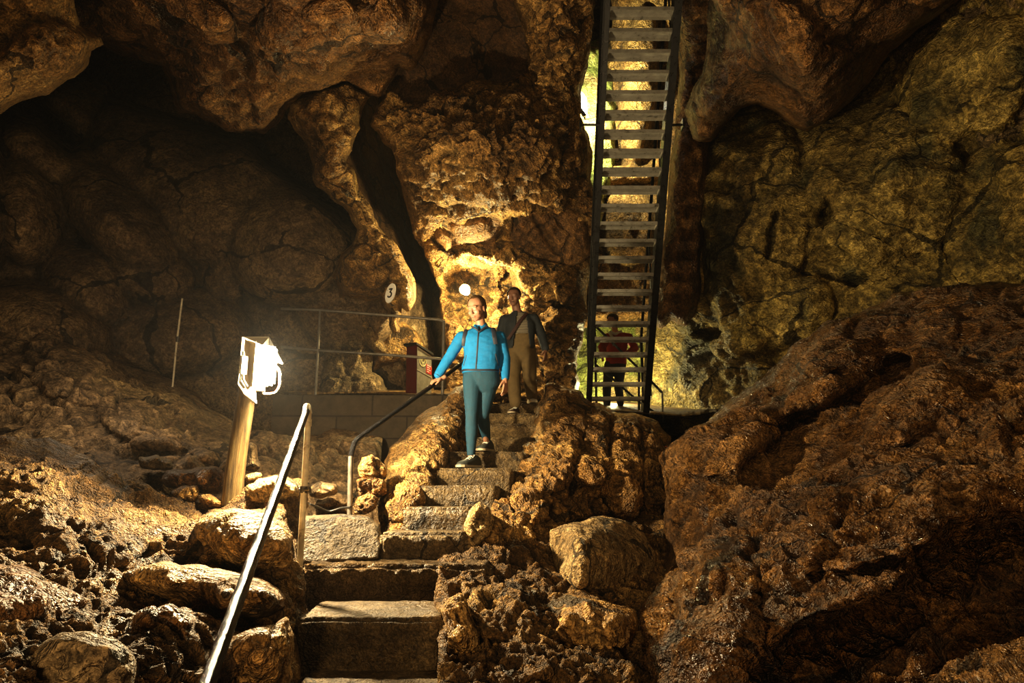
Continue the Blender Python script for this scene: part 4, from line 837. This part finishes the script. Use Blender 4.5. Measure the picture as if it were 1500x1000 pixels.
def remesh(bm, voxel, smooth=4, wrinkle=0.0, wf=12, seed=1):
    me = bpy.data.meshes.new('tmp'); bm.to_mesh(me); bm.free()
    o = bpy.data.objects.new('tmp', me); COL.objects.link(o)
    m = o.modifiers.new('r', 'REMESH'); m.mode = 'VOXEL'; m.voxel_size = voxel; m.use_smooth_shade = True
    if smooth:
        s = o.modifiers.new('s', 'SMOOTH'); s.iterations = smooth; s.factor = 0.5
    dg = bpy.context.evaluated_depsgraph_get(); out = bpy.data.meshes.new_from_object(o.evaluated_get(dg))
    bpy.data.objects.remove(o); bpy.data.meshes.remove(me)
    if wrinkle:
        n = len(out.vertices); V = np.zeros(n * 3); N = np.zeros(n * 3); out.vertices.foreach_get('co', V); out.vertex_normals.foreach_get('vector', N)
        V = V.reshape(-1, 3); N = N.reshape(-1, 3)
        V = V + N * (wrinkle * (ridged(V * wf * np.array([0.7, 0.7, 1.4]), 3, seed)))[:, None]; out.vertices.foreach_set('co', V.ravel()); out.update()
    return out

def loft(bm, rings, seg=24):
    """rings: (centre, half width, half depth, yaw degrees)"""
    prev = None; first = None
    for c, rx, ry, yaw in rings:
        c = Vector(c); cy, sy = math.cos(R(yaw)), math.sin(R(yaw)); r = []
        for k in range(seg):
            a = 2 * math.pi * k / seg; x, y = rx * math.copysign(abs(math.cos(a)) ** 0.85, math.cos(a)), ry * math.copysign(abs(math.sin(a)) ** 0.85, math.sin(a))
            r.append(bm.verts.new(c + Vector((x * cy - y * sy, x * sy + y * cy, 0))))
        if prev:
            for k in range(seg): bm.faces.new((prev[k], prev[(k + 1) % seg], r[(k + 1) % seg], r[k]))
        else: first = r
        prev = r
    bm.faces.new(first[::-1]); bm.faces.new(prev)

def axes(fwd, up=(0, 0, 1)):
    f = Vector(fwd).normalized(); u = Vector(up); r = f.cross(u).normalized(); u = r.cross(f).normalized()
    return Matrix((r, f, u)).transposed()       # columns: right, forward, up

def add_head(bm, c, M, s=1.0, female=True):
    def P(x, y, z): return Vector(c) + M @ (Vector((x, y, z)) * s)
    def B(x, y, z, rx, ry, rz, rot=None): add_ball(bm, P(x, y, z), (rx * s, ry * s, rz * s), M if rot is None else M @ rot, 20)
    B(0, -0.012, 0.036, 0.076, 0.090, 0.080); B(0, 0.022, 0.0, 0.069, 0.066, 0.086)
    fz = 0.93 if female else 1.0; wz = 1.04 if female else 1.0
    B(0, 0.030, -0.042 * fz, 0.055 * wz, 0.056, 0.060); B(0, 0.058, -0.090 * fz, 0.023, 0.024, 0.020); B(0, 0.045, -0.078 * fz, 0.041, 0.041, 0.030)
    for sx_ in (-1, 1):
        B(sx_ * 0.034, 0.062, -0.024, 0.026, 0.020, 0.024); B(sx_ * 0.027, 0.077, 0.030, 0.026, 0.012, 0.010)
        B(sx_ * 0.073, -0.006, -0.008, 0.009, 0.019, 0.031); B(sx_ * 0.030, 0.070, 0.006, 0.018, 0.014, 0.013)
    add_capsule(bm, P(0, 0.086, 0.018), P(0, 0.103, -0.022), 0.007 * s, 0.011 * s); B(0, 0.096, -0.026, 0.016, 0.012, 0.009)
    B(0, 0.085, -0.055, 0.021, 0.011, 0.006); B(0, 0.083, -0.067, 0.019, 0.011, 0.007)

def face_parts(parent, c, M, s, brow_mat, lips_mat, bvh):
    fw = M @ Vector((0, 1, 0))
    def line(pts, off):
        out = []
        for p in pts:
            o_ = Vector(c) + M @ (Vector((p[0], 0.3, p[2] if len(p) > 2 else p[1])) * s); h = bvh.ray_cast(o_, -fw)
            if h[0] is not None: out.append(h[0] + fw * off)
        return out
    def mk(name, pts, rad, mat, off):
        q = line(pts, off)
        if len(q) == len(pts): bm = bmesh.new(); add_tube(bm, q, [r * s for r in rad], 8, flat=(fw, 0.6)); bm_obj(name, bm, mat, parent)
    for e in (-1, 1):
        mk('eyelashes', [(e * 0.016, 0.003), (e * 0.024, -0.001), (e * 0.034, -0.002), (e * 0.044, 0.002)], (0.0008, 0.0018, 0.002, 0.0008), 'lash_dark', 0.0)
        mk('eyebrow', [(e * 0.014, 0.027), (e * 0.026, 0.032), (e * 0.038, 0.032), (e * 0.049, 0.026)], (0.001, 0.002, 0.002, 0.001), brow_mat, 0.0)
    mk('lips', [(-0.021, -0.061), (-0.010, -0.060), (0, -0.061), (0.010, -0.060), (0.021, -0.061)], (0.0015, 0.0048, 0.0055, 0.0048, 0.0015), lips_mat, -0.001)

def add_hand(bm, wrist, along, back, thumb, curl=0.35, L_=0.172, spread=0.10):
    """wrist point, direction of the fingers, direction of the back of the hand, side the thumb is on"""
    a = Vector(along).normalized(); b = (Vector(back) - a * Vector(back).dot(a)).normalized(); t_ = (Vector(thumb) - a * Vector(thumb).dot(a) - b * Vector(thumb).dot(b)).normalized(); w = Vector(wrist); k = L_ / 0.18
    add_capsule(bm, w - a * 0.03 * k, w + a * 0.02 * k, 0.026 * k, 0.026 * k)
    for u in (-0.028, -0.010, 0.010, 0.026): add_capsule(bm, w + a * 0.02 * k + t_ * u * 0.7 * k, w + a * 0.088 * k + t_ * u * k, 0.0135 * k, 0.0115 * k)
    for i, (u, ln) in enumerate(((0.030, 0.072), (0.010, 0.080), (-0.010, 0.075), (-0.029, 0.060))):
        p = w + a * 0.090 * k + t_ * u * k; d = (a + t_ * (u / 0.03) * spread).normalized(); ang = curl * (0.8 + 0.2 * i); r0 = 0.0098 * k
        for seg_, fr in enumerate((0.44, 0.32, 0.24)):
            th = ang * (0.6 + 0.8 * seg_); dd = (d * math.cos(th) - b * math.sin(th)).normalized(); q = p + dd * ln * fr * k
            add_capsule(bm, p, q, r0, r0 * 0.88, 10, 3); p = q; r0 *= 0.88
    p = w + a * 0.022 * k + t_ * 0.024 * k; d = (a * 0.75 + t_ * 0.75 - b * 0.25).normalized(); q = p + d * 0.048 * k; add_capsule(bm, p, q, 0.0145 * k, 0.0115 * k, 10, 3)
    d2 = (a * 0.95 + t_ * 0.25 - b * 0.35).normalized(); add_capsule(bm, q, q + d2 * 0.040 * k, 0.011 * k, 0.0088 * k, 10, 3)

def hair_cap(parent, c, M, s, mat, hairline=0.055, grow=0.010, tail=None, name='hair'):
    bm = bmesh.new(); add_ball(bm, Vector(c) + M @ (Vector((0, -0.014, 0.036)) * s), ((0.076 + grow) * s, (0.090 + grow) * s, (0.080 + grow) * s), M, 40)
    Mi = M.inverted(); kill = []
    for v in bm.verts:
        l = Mi @ (v.co - Vector(c)) / s
        line = hairline + 0.02 - 0.55 * max(0, abs(l.x) - 0.045) if l.y > 0.03 else (0.01 if l.y > -0.02 else -0.055)
        if l.y > 0.03: line = max(line, 0.04)
        if l.z < line: kill.append(v)
    bmesh.ops.delete(bm, geom=kill, context='VERTS')
    if tail: 
        for p, r in tail: add_ball(bm, Vector(c) + M @ (Vector(p) * s), tuple(x * s for x in r), M, 16)
    me_o = bm_obj(name, bm, mat, parent)
    return me_o

def shoe(parent, heel, toe, zs, mats, size=1.0):
    """heel and toe on the tread at height zs"""
    heel = Vector((heel[0], heel[1], zs)); toe = Vector((toe[0], toe[1], zs)); f = (toe - heel).normalized(); Ln = (toe - heel).length; r = f.cross(Vector((0, 0, 1)))
    root = None; bm = bmesh.new(); prev = None
    prof = ((0.0, 0.018, 0.055), (0.04, 0.031, 0.085), (0.15, 0.037, 0.100), (0.28, 0.037, 0.104), (0.40, 0.038, 0.088), (0.55, 0.043, 0.070), (0.72, 0.048, 0.058), (0.88, 0.042, 0.048), (0.97, 0.026, 0.036), (1.0, 0.010, 0.026))
    prof = [(t_, w_ * size, h * size) for t_, w_, h in prof]
    for t_, w_, h in prof:
        c = heel + f * Ln * t_; ring_ = []
        for k in range(14):
            a = math.pi * k / 13; ring_.append(bm.verts.new(c + r * w_ * math.cos(a) + Vector((0, 0, 0.016 + (h - 0.016) * max(0.0, math.sin(a)) ** 0.7))))
        if prev:
            for k in range(13): bm.faces.new((prev[k], prev[k + 1], ring_[k + 1], ring_[k]))
            bm.faces.new((prev[13], prev[0], ring_[0], ring_[13]))
        else: bm.faces.new(ring_)
        prev = ring_
    bm.faces.new(prev[::-1]); sh = bm_obj('shoe', bm, mats[0], parent)
    bm = bmesh.new(); pl_ = []
    for sgn in (1, -1):
        seq = prof if sgn > 0 else prof[::-1]
        for t_, w_, h in seq: pl_.append(heel + f * (Ln * (t_ * 1.04 - 0.02)) + r * sgn * (w_ + 0.004) + Vector((0, 0, 0.001)))
    add_poly_prism(bm, pl_, (0, 0, 0.020)); bm_obj('sole', bm, mats[1], sh, smooth=False)
    bm = bmesh.new(); zig = []
    for t_, w_, h in ((0.34, 0.03, 0.108 * size), (0.42, 0.03, 0.092 * size), (0.50, 0.03, 0.083 * size), (0.58, 0.03, 0.075 * size)):
        c = heel + f * Ln * t_ + Vector((0, 0, h - 0.004)); row = [c + r * 0.026 - Vector((0, 0, 0.012)), c + Vector((0, 0, 0.003)), c - r * 0.026 - Vector((0, 0, 0.012))]; zig += row if len(zig) % 2 == 0 else row[::-1]
    add_tube(bm, zig, 0.0045, 6)
    bm_obj('laces', bm, mats[2], sh)
    return sh

def bvh_of(me):
    return BVHTree.FromPolygons([v.co.copy() for v in me.vertices], [tuple(p.vertices) for p in me.polygons])
def on_front(bvh, pts, off=0.004, d=Vector((0, 1, 0))):
    out = []
    for p in pts:
        p = Vector(p); h = bvh.ray_cast(p - d * 1.5, d)
        if h[0] is not None: out.append(h[0] - d * off)
    return out
def strip_on(name, pts, r, mat, parent, flat=0.35):
    bm = bmesh.new(); add_tube(bm, pts, r, 10, flat=((0, 1, 0), flat)); return bm_obj(name, bm, mat, parent)

# ---------------------------------------------------------------- the woman
wo = empty('person', (at(694, 680, 6.3).x, 6.35, STEPZ[3]), 'woman in bright blue zip jacket and teal trousers descending, one hand on the rail', 'person')
HC = at(698.5, 452, 6.36); HM = axes((-0.46, -0.80, -0.40))
NB = at(706, 482, 6.46); SHR, ELR, WRR = at(676, 494, 6.46), at(657, 525, 6.46), at(641, 550, 6.42)
SHL, ELL, WRL = at(732, 494, 6.48), at(740, 526, 6.52), at(740, 554, 6.46)
HIR, KNR, ANR = at(692, 556, 6.46), at(691, 609, 6.36), at(690, 667, 6.34)
HIL, KNL, ANL = at(717, 556, 6.50), at(707, 608, 6.44), at(713, 648, 6.74)
bm = bmesh.new(); add_head(bm, HC, HM, 1.07)
add_capsule(bm, NB - Vector((0, 0, 0.03)), HC + HM @ Vector((0, -0.02, -0.05)), 0.050, 0.046)
def torso_rings(k, top=True): 
    return [(at(704, 546.5, 6.48), 0.166 * k, 0.116 * k, 0), (at(704, 537, 6.48), 0.170 * k, 0.120 * k, 0), (at(706, 524, 6.48), 0.162 * k, 0.112 * k, 0), (at(706, 508, 6.48), 0.168 * k, 0.122 * k, 0), (at(705, 497, 6.48), 0.180 * k, 0.118 * k, 0), (at(705, 488, 6.48), 0.155 * k, 0.095 * k, 0), (at(706, 481, 6.48), 0.085 * k, 0.07 * k, 0)]
loft(bm, torso_rings(0.85))
for a_, b_, c_, ra, rb, rc in ((SHR, ELR, WRR, 0.045, 0.036, 0.024), (SHL, ELL, WRL, 0.045, 0.036, 0.024)): add_capsule(bm, a_, b_, ra, rb); add_capsule(bm, b_, c_, rb, rc)
for a_, b_, c_, ra, rb, rc in ((HIR, KNR, ANR, 0.075, 0.046, 0.032), (HIL, KNL, ANL, 0.075, 0.046, 0.032)): add_capsule(bm, a_, b_, ra, rb); add_capsule(bm, b_, c_, rb, rc)
add_capsule(bm, NB, SHR, 0.05, 0.045); add_capsule(bm, NB, SHL, 0.05, 0.045)
RD = (RB - RA).normalized()
gp = RA.lerp(RB, 0.985)
add_hand(bm, gp - Vector((-0.07, 0.0, -0.062)), Vector((-0.86, -0.30, -0.40)), Vector((-0.2, -0.35, 0.9)), Vector((0.1, -0.9, -0.1)), 0.75)
add_hand(bm, WRL + Vector((0.0, -0.01, -0.015)), Vector((0.02, -0.10, -1)), Vector((0.75, -0.6, 0)), Vector((-0.5, -0.8, 0)), 0.40)
me = remesh(bm, 0.0055, 2); o = link_mesh('body', me, 'skin_fair', wo)
face_parts(wo, HC, HM, 1.07, 'hair_dark_blond', 'lips_rose', bvh_of(me))
hair_cap(wo, HC, HM, 1.07, 'hair_dark_blond', 0.078, 0.006, tail=[((0.0, -0.105, 0.0), (0.042, 0.034, 0.045)), ((0.0, -0.115, -0.06), (0.024, 0.022, 0.055))])
bm = bmesh.new(); loft(bm, torso_rings(1.06))
add_capsule(bm, NB + Vector((0, 0, -0.06)), SHR + Vector((0.012, 0, -0.005)), 0.062, 0.058); add_capsule(bm, NB + Vector((0, 0, -0.06)), SHL + Vector((-0.012, 0, -0.005)), 0.062, 0.058)
for a_, b_, c_ in ((SHR, ELR, WRR), (SHL, ELL, WRL)):
    add_capsule(bm, a_, b_, 0.059, 0.050); add_capsule(bm, b_, b_.lerp(c_, 0.93), 0.050, 0.040)
add_tube(bm, [at(706, 488, 6.47), at(704, 479, 6.46), at(703, 474, 6.45)], [0.095, 0.068, 0.064], 20)
me = remesh(bm, 0.009, 3, 0.0055, 11, 3); jk = link_mesh('jacket', me, 'jacket_blue', wo); jb = bvh_of(me)
jk['label'] = 'bright blue zipped fleece jacket'
strip_on('zip', on_front(jb, [at(702.5 - 4.5 * k / 16, 476 + 67 * k / 16, 6.45) for k in range(17)], 0.001), 0.0075, 'trim_navy', jk)
strip_on('hem_band', on_front(jb, [at(676.5 + 56.0 * k / 20, 543.5 + 1.5 * math.sin(math.pi * k / 20), 6.48) for k in range(21)], 0.0), 0.010, 'trim_navy', jk, 0.6)
for sx0, sx1 in ((684, 680), (722, 726)):
    for_pts = [at(sx0 + (sx1 - sx0) * k / 10 + (3 if sx0 > 700 else -3) * 0, 481 + 26 * k / 10, 6.47) for k in range(11)]
    strip_on('backpack_strap', on_front(jb, for_pts, 0.004), 0.024 if True else 0, 'trim_navy', wo, 0.3)
for pa, pb in (((684, 522), (680, 537)), ((726, 520), (730, 537))):
    strip_on('pocket_zip', on_front(jb, [at(pa[0] + (pb[0] - pa[0]) * k / 6, pa[1] + (pb[1] - pa[1]) * k / 6, 6.46) for k in range(7)], 0.001), 0.005, 'trim_navy', jk)
for w_, e_ in ((WRR, ELR), (WRL, ELL)):
    d = (w_ - e_).normalized(); bm = bmesh.new(); add_tube(bm, [w_ - d * 0.014, w_ + d * 0.006], 0.038, 16); bm_obj('cuff', bm, 'trim_navy' if w_ is WRR else 'jacket_blue', jk)
bm = bmesh.new()
loft(bm, [(at(705, 575, 6.48), 0.11, 0.09, 0), (at(705, 564, 6.48), 0.178, 0.118, 0), (at(705, 552, 6.48), 0.176, 0.118, 0), (at(705, 538, 6.48), 0.160, 0.110, 0)])
for a_, b_, c_ in ((HIR, KNR, ANR), (HIL, KNL, ANL)):
    add_capsule(bm, a_, a_.lerp(b_, 0.5), 0.094, 0.078); add_capsule(bm, a_.lerp(b_, 0.5), b_, 0.078, 0.058)
    calf = b_.lerp(c_, 0.35) + Vector((0, 0.012, 0)); add_capsule(bm, b_, calf, 0.057, 0.057); add_capsule(bm, calf, c_ + Vector((0, 0, 0.02)), 0.057, 0.037)
me = remesh(bm, 0.009, 3, 0.003, 12, 5); tr = link_mesh('trousers', me, 'trousers_teal', wo)
bm = bmesh.new(); add_tube(bm, [at(690, 478, 6.36), at(697, 481, 6.36), at(702, 486, 6.36), at(708, 481, 6.36), at(714, 477, 6.37)], 0.009, 8); bm_obj('collar_trim', bm, 'trim_navy', jk)
WM = ('shoe_grey', 'sole_pale', 'lace_pale')
ANRx = ANR; shoe(wo, (ANR.x + 0.075, 6.41), (ANR.x - 0.105, 6.17), STEPZ[3] + 0.012, WM, 1.16); shoe(wo, (ANL.x + 0.045, 6.82), (ANL.x - 0.065, 6.56), STEPZ[4] + 0.012, WM, 1.16)

# ---------------------------------------------------------------- the man behind her
mn = empty('person', (at(764, 600, 8.4).x, 8.4, STEPZ[7]), 'man in dark jacket over a striped jersey and khaki trousers on the upper steps', 'person')
MY = 8.50
HC = at(753, 435, MY - 0.05); HM = axes((-0.30, -0.92, -0.22))
NB = at(759, 459, MY); SHR, ELR, WRR = at(739, 469, MY), at(733, 491, MY + 0.04), at(737, 511, MY - 0.05)
SHL, ELL, WRL = at(782, 467, MY), at(793, 490, MY + 0.06), at(799, 511, MY - 0.02)
HIR, KNR, ANR = at(753, 517, MY), at(752, 556, MY - 0.12), at(755, 593, MY - 0.22)
HIL, KNL, ANL = at(774, 517, MY), at(776, 551, MY - 0.05), at(779, 582, MY + 0.28)
bm = bmesh.new(); add_head(bm, HC, HM, 1.04, False); add_capsule(bm, NB - Vector((0, 0, 0.04)), HC + HM @ Vector((0, -0.02, -0.05)), 0.06, 0.056)
loft(bm, [(at(764, 512, MY), 0.145, 0.10, 0), (at(763, 494, MY), 0.14, 0.10, 0), (at(762, 475, MY), 0.165, 0.11, 0), (at(761, 466, MY), 0.13, 0.085, 0), (at(760, 461, MY), 0.08, 0.07, 0)])
for a_, b_, c_ in ((SHR, ELR, WRR), (SHL, ELL, WRL)): add_capsule(bm, a_, b_, 0.048, 0.04); add_capsule(bm, b_, c_, 0.04, 0.028)
for a_, b_, c_ in ((HIR, KNR, ANR), (HIL, KNL, ANL)): add_capsule(bm, a_, b_, 0.075, 0.05); add_capsule(bm, b_, c_, 0.05, 0.036)
add_capsule(bm, NB, SHR, 0.05, 0.045); add_capsule(bm, NB, SHL, 0.05, 0.045)
add_hand(bm, WRL + Vector((0, 0, -0.01)), (0.0, -0.12, -1), (0.8, -0.5, 0), (-0.5, -0.8, 0), 0.45, 0.19)
add_hand(bm, WRR + Vector((0, 0, -0.01)), (0.05, -0.15, -1), (-0.8, -0.5, 0), (0.5, -0.8, 0), 0.45, 0.19)
me = remesh(bm, 0.008, 2); link_mesh('body', me, 'skin_shade', mn)
face_parts(mn, HC, HM, 1.04, 'hair_dark', 'lash_dark', bvh_of(me)); hair_cap(mn, HC, HM, 1.04, 'hair_dark', 0.06, 0.012)
bm = bmesh.new()
loft(bm, [(at(764, 500, MY), 0.158, 0.112, 0), (at(763, 490, MY), 0.155, 0.112, 0), (at(762, 475, MY), 0.178, 0.122, 0), (at(761, 466, MY), 0.14, 0.095, 0), (at(760, 459, MY), 0.085, 0.075, 0)])
link_mesh('striped_shirt', remesh(bm, 0.012, 2, 0.003, 10, 8), 'striped_jersey', mn)
bm = bmesh.new()
loft(bm, [(at(762, 514, MY), 0.188, 0.145, 0), (at(762, 496, MY), 0.182, 0.142, 0), (at(762, 476, MY), 0.196, 0.14, 0), (at(761, 466, MY), 0.16, 0.105, 0), (at(760, 457, MY), 0.09, 0.08, 0)])
add_capsule(bm, NB + Vector((0, 0, -0.06)), SHR, 0.07, 0.066); add_capsule(bm, NB + Vector((0, 0, -0.06)), SHL, 0.07, 0.066)
for a_, b_, c_ in ((SHR, ELR, WRR), (SHL, ELL, WRL)): add_capsule(bm, a_, b_, 0.070, 0.060); add_capsule(bm, b_, b_.lerp(c_, 0.94), 0.060, 0.048)
me = remesh(bm, 0.012, 3, 0.006, 9, 9)
bm = bmesh.new(); bm.from_mesh(me); xc = at(764, 490, MY).x; zt, zb = at(760, 455, MY).z, at(764, 514, MY).z
kill = [v for v in bm.verts if v.co.y < MY - 0.055 and abs(v.co.x - xc + 0.0) < 0.045 + 0.065 * (zt - v.co.z) / (zt - zb)] + [v for v in bm.verts if v.co.z < zb + 0.012 and abs(v.co.x - xc) < 0.17]
bmesh.ops.delete(bm, geom=list(set(kill)), context='VERTS'); jk = bm_obj('jacket', bm, 'jacket_navy', mn); md = jk.modifiers.new('thickness', 'SOLIDIFY'); md.thickness = 0.012
bm = bmesh.new()
loft(bm, [(at(764, 530, MY), 0.12, 0.10, 0), (at(764, 518, MY), 0.178, 0.125, 0), (at(764, 505, MY), 0.172, 0.122, 0), (at(764, 491, MY), 0.158, 0.116, 0)])
for a_, b_, c_ in ((HIR, KNR, ANR), (HIL, KNL, ANL)): add_capsule(bm, a_, b_, 0.105, 0.085); add_capsule(bm, b_, c_ + Vector((0, 0, 0.03)), 0.085, 0.072)
link_mesh('trousers', remesh(bm, 0.012, 3, 0.006, 8, 12), 'trousers_khaki', mn)
sb = bvh_of(mn.children[0].data)
bm = bmesh.new(); add_tube(bm, [at(771, 459, MY - 0.10), at(763, 468, MY - 0.155), at(754, 482, MY - 0.155), at(744, 497, MY - 0.15)], 0.02, 10, flat=((0, 1, 0), 0.3)); bm_obj('bag_strap', bm, 'strap_brown', mn)
solid_mat('shoe_pale', (0.42, 0.38, 0.30), 0.6)
shoe(mn, (ANR.x + 0.03, MY - 0.14), (ANR.x - 0.06, MY - 0.42), STEPZ[7] + 0.012, ('strap_brown', 'sole_pale', 'lace_pale'))
shoe(mn, (ANL.x - 0.03, MY + 0.40), (ANL.x + 0.04, MY + 0.13), STEPZ[8] + 0.012, ('shoe_pale', 'sole_pale', 'lace_pale'))

# ---------------------------------------------------------------- the visitor in red behind the steel stair
RY = 12.0; floor_z = at(905, 602, RY).z
rp = empty('person', Vector((at(903, 600, RY).x, RY, floor_z)), 'dark haired visitor in a red jacket and black trousers behind the steel stair', 'person')
HC = at(897, 470, RY); HM = axes((-0.85, -0.45, -0.25)); NB = at(902, 487, RY)
SHR, ELR, WRR = at(890, 494, RY - 0.12), at(882, 508, RY - 0.2), at(884, 520, RY - 0.3)
SHL, ELL, WRL = at(921, 494, RY + 0.05), at(930, 510, RY), at(920, 518, RY - 0.2)
HIR, KNR, ANR = at(893, 535, RY), at(889, 566, RY - 0.05), at(889, 596, RY)
HIL, KNL, ANL = at(909, 535, RY), at(906, 566, RY), at(909, 592, RY + 0.12)
bm = bmesh.new(); add_head(bm, HC, HM, 1.02, False); add_capsule(bm, NB - Vector((0, 0, 0.04)), HC + HM @ Vector((0, -0.02, -0.05)), 0.055, 0.05)
loft(bm, [(at(902, 535, RY), 0.14, 0.10, -30), (at(903, 515, RY), 0.14, 0.10, -30), (at(904, 500, RY), 0.165, 0.11, -30), (at(903, 490, RY), 0.11, 0.08, -30)])
for a_, b_, c_ in ((SHR, ELR, WRR), (SHL, ELL, WRL)): add_capsule(bm, a_, b_, 0.045, 0.04); add_capsule(bm, b_, c_, 0.04, 0.028); add_capsule(bm, NB, a_, 0.05, 0.045)
for a_, b_, c_ in ((HIR, KNR, ANR), (HIL, KNL, ANL)): add_capsule(bm, a_, b_, 0.075, 0.05); add_capsule(bm, b_, c_, 0.05, 0.036)
add_hand(bm, WRR, (-0.3, -0.6, -0.7), (-0.8, -0.3, 0.3), (0.5, -0.5, 0.5), 0.5, 0.18); add_hand(bm, WRL, (-0.8, -0.4, -0.3), (0, -0.6, 0.7), (0, -0.4, 0.8), 0.5, 0.18)
link_mesh('body', remesh(bm, 0.009, 2), 'skin_fair', rp); hair_cap(rp, HC, HM, 1.04, 'hair_dark', 0.055, 0.020, tail=[((0, -0.07, -0.05), (0.06, 0.045, 0.07))])
bm = bmesh.new(); loft(bm, [(at(902, 534, RY), 0.185, 0.145, -30), (at(903, 515, RY), 0.182, 0.14, -30), (at(904, 500, RY), 0.195, 0.14, -30), (at(903, 489, RY), 0.12, 0.09, -30)])
for a_, b_, c_ in ((SHR, ELR, WRR), (SHL, ELL, WRL)): add_capsule(bm, NB + Vector((0, 0, -0.05)), a_, 0.075, 0.07); add_capsule(bm, a_, b_, 0.075, 0.066); add_capsule(bm, b_, b_.lerp(c_, 0.9), 0.066, 0.055)
link_mesh('jacket', remesh(bm, 0.014, 3, 0.008, 8, 21), 'jacket_red', rp)
bm = bmesh.new(); loft(bm, [(at(901, 550, RY), 0.12, 0.10, -30), (at(901, 538, RY), 0.17, 0.125, -30), (at(901, 526, RY), 0.165, 0.12, -30)])
for a_, b_, c_ in ((HIR, KNR, ANR), (HIL, KNL, ANL)): add_capsule(bm, a_, b_, 0.10, 0.078); add_capsule(bm, b_, c_ + Vector((0, 0, 0.02)), 0.078, 0.062)
link_mesh('trousers', remesh(bm, 0.014, 3, 0.004, 9, 22), 'trousers_black', rp)
bm = bmesh.new(); add_tube(bm, [at(893, 488, RY - 0.16), at(898, 496, RY - 0.2), at(899, 506, RY - 0.22)], [0.035, 0.03, 0.02], 10); add_tube(bm, [at(893, 486, RY - 0.12), at(901, 489, RY - 0.13), at(910, 486, RY - 0.06)], 0.03, 10); bm_obj('scarf', bm, 'scarf_grey', rp)
zf = ANR.z - 0.085
shoe(rp, (ANR.x + 0.07, RY + 0.05), (ANR.x - 0.14, RY - 0.12), zf, ('trousers_black', 'strap_brown', 'trim_navy')); shoe(rp, (ANL.x + 0.07, RY + 0.17), (ANL.x - 0.14, RY + 0.0), zf, ('trousers_black', 'strap_brown', 'trim_navy'))
# ================================================================ camera and light
cam = bpy.data.cameras.new('camera'); co = bpy.data.objects.new('camera', cam); COL.objects.link(co)
cam.sensor_width = 36; cam.lens = 24; cam.clip_start = 0.05; cam.clip_end = 200
co.location = (0, 0, CAMZ); co.rotation_euler = (math.pi / 2 + PITCH, 0, 0)
scene.camera = co

w = bpy.data.worlds.new('cave_air'); scene.world = w; w.use_nodes = True
bg = w.node_tree.nodes['Background']; bg.inputs[0].default_value = (0.9, 0.58, 0.30, 1); bg.inputs[1].default_value = 0.17

def lamp(name, loc, power, col, rad=0.05, kind='POINT', target=None, size=0.3, spot=None, blend=0.5):
    l = bpy.data.lights.new(name, kind); l.energy = power; l.color = col
    o = bpy.data.objects.new(name, l); COL.objects.link(o); o.location = loc
    if kind == 'AREA': l.size = size
    else: l.shadow_soft_size = rad
    if kind == 'SPOT': l.spot_size = R(spot); l.spot_blend = blend
    if target is not None: o.rotation_euler = (Vector(target) - Vector(loc)).to_track_quat('-Z', 'Y').to_euler()
    return o

WARM = (1.0, 0.74, 0.42)
lamp('post_floodlight', LAMP, 500, (1.0, 0.77, 0.44), 0.06)
lamp('niche_bulb', at(685, 431, 10.15), 170, (1.0, 0.80, 0.38), 0.05)
lamp('passage_floodlight', at(862, 152, 11.6), 420, (1.0, 0.93, 0.55), 0.06, 'SPOT', at(915, 190, 12.9), spot=150)
lamp('rear_floodlight', at(902, 572, 13.0), 100, (1.0, 0.88, 0.45), 0.06)
lamp('hidden_lamp_behind_rock', at(1230, 520, 7.3), 520, (1.0, 0.82, 0.36), 0.1)
lamp('fill_behind_viewer', (-0.9, -1.2, 2.35), 190, (1.0, 0.68, 0.36), 0.3)  # unseen fill lamp, added to lift the foreground and ceiling
lamp('roof_fill_right', (0.8, 2.6, 5.6), 70, (1.0, 0.72, 0.40), 0.5)  # unseen fill lamp, added high up in place of ambient light
lamp('hollow_fill_left', (-3.6, 6.2, 4.2), 34, (1.0, 0.80, 0.55), 0.4)  # unseen fill lamp, added to brighten the left wall

# thin damp air
va = w.node_tree.nodes.new('ShaderNodeVolumeScatter'); va.inputs['Density'].default_value = 0.0010; va.inputs['Anisotropy'].default_value = 0.4; va.inputs['Color'].default_value = (0.85, 0.92, 1.0, 1)
w.node_tree.links.new(va.outputs[0], w.node_tree.nodes['World Output'].inputs['Volume'])

scene.view_settings.view_transform = 'Standard'
scene.view_settings.look = 'Medium High Contrast'
scene.view_settings.exposure = 0.7

cy = scene.cycles
cy.max_bounces = 4; cy.diffuse_bounces = 3; cy.glossy_bounces = 2; cy.volume_bounces = 0; cy.transmission_bounces = 1; cy.transparent_max_bounces = 4
cy.sample_clamp_indirect = 4.0
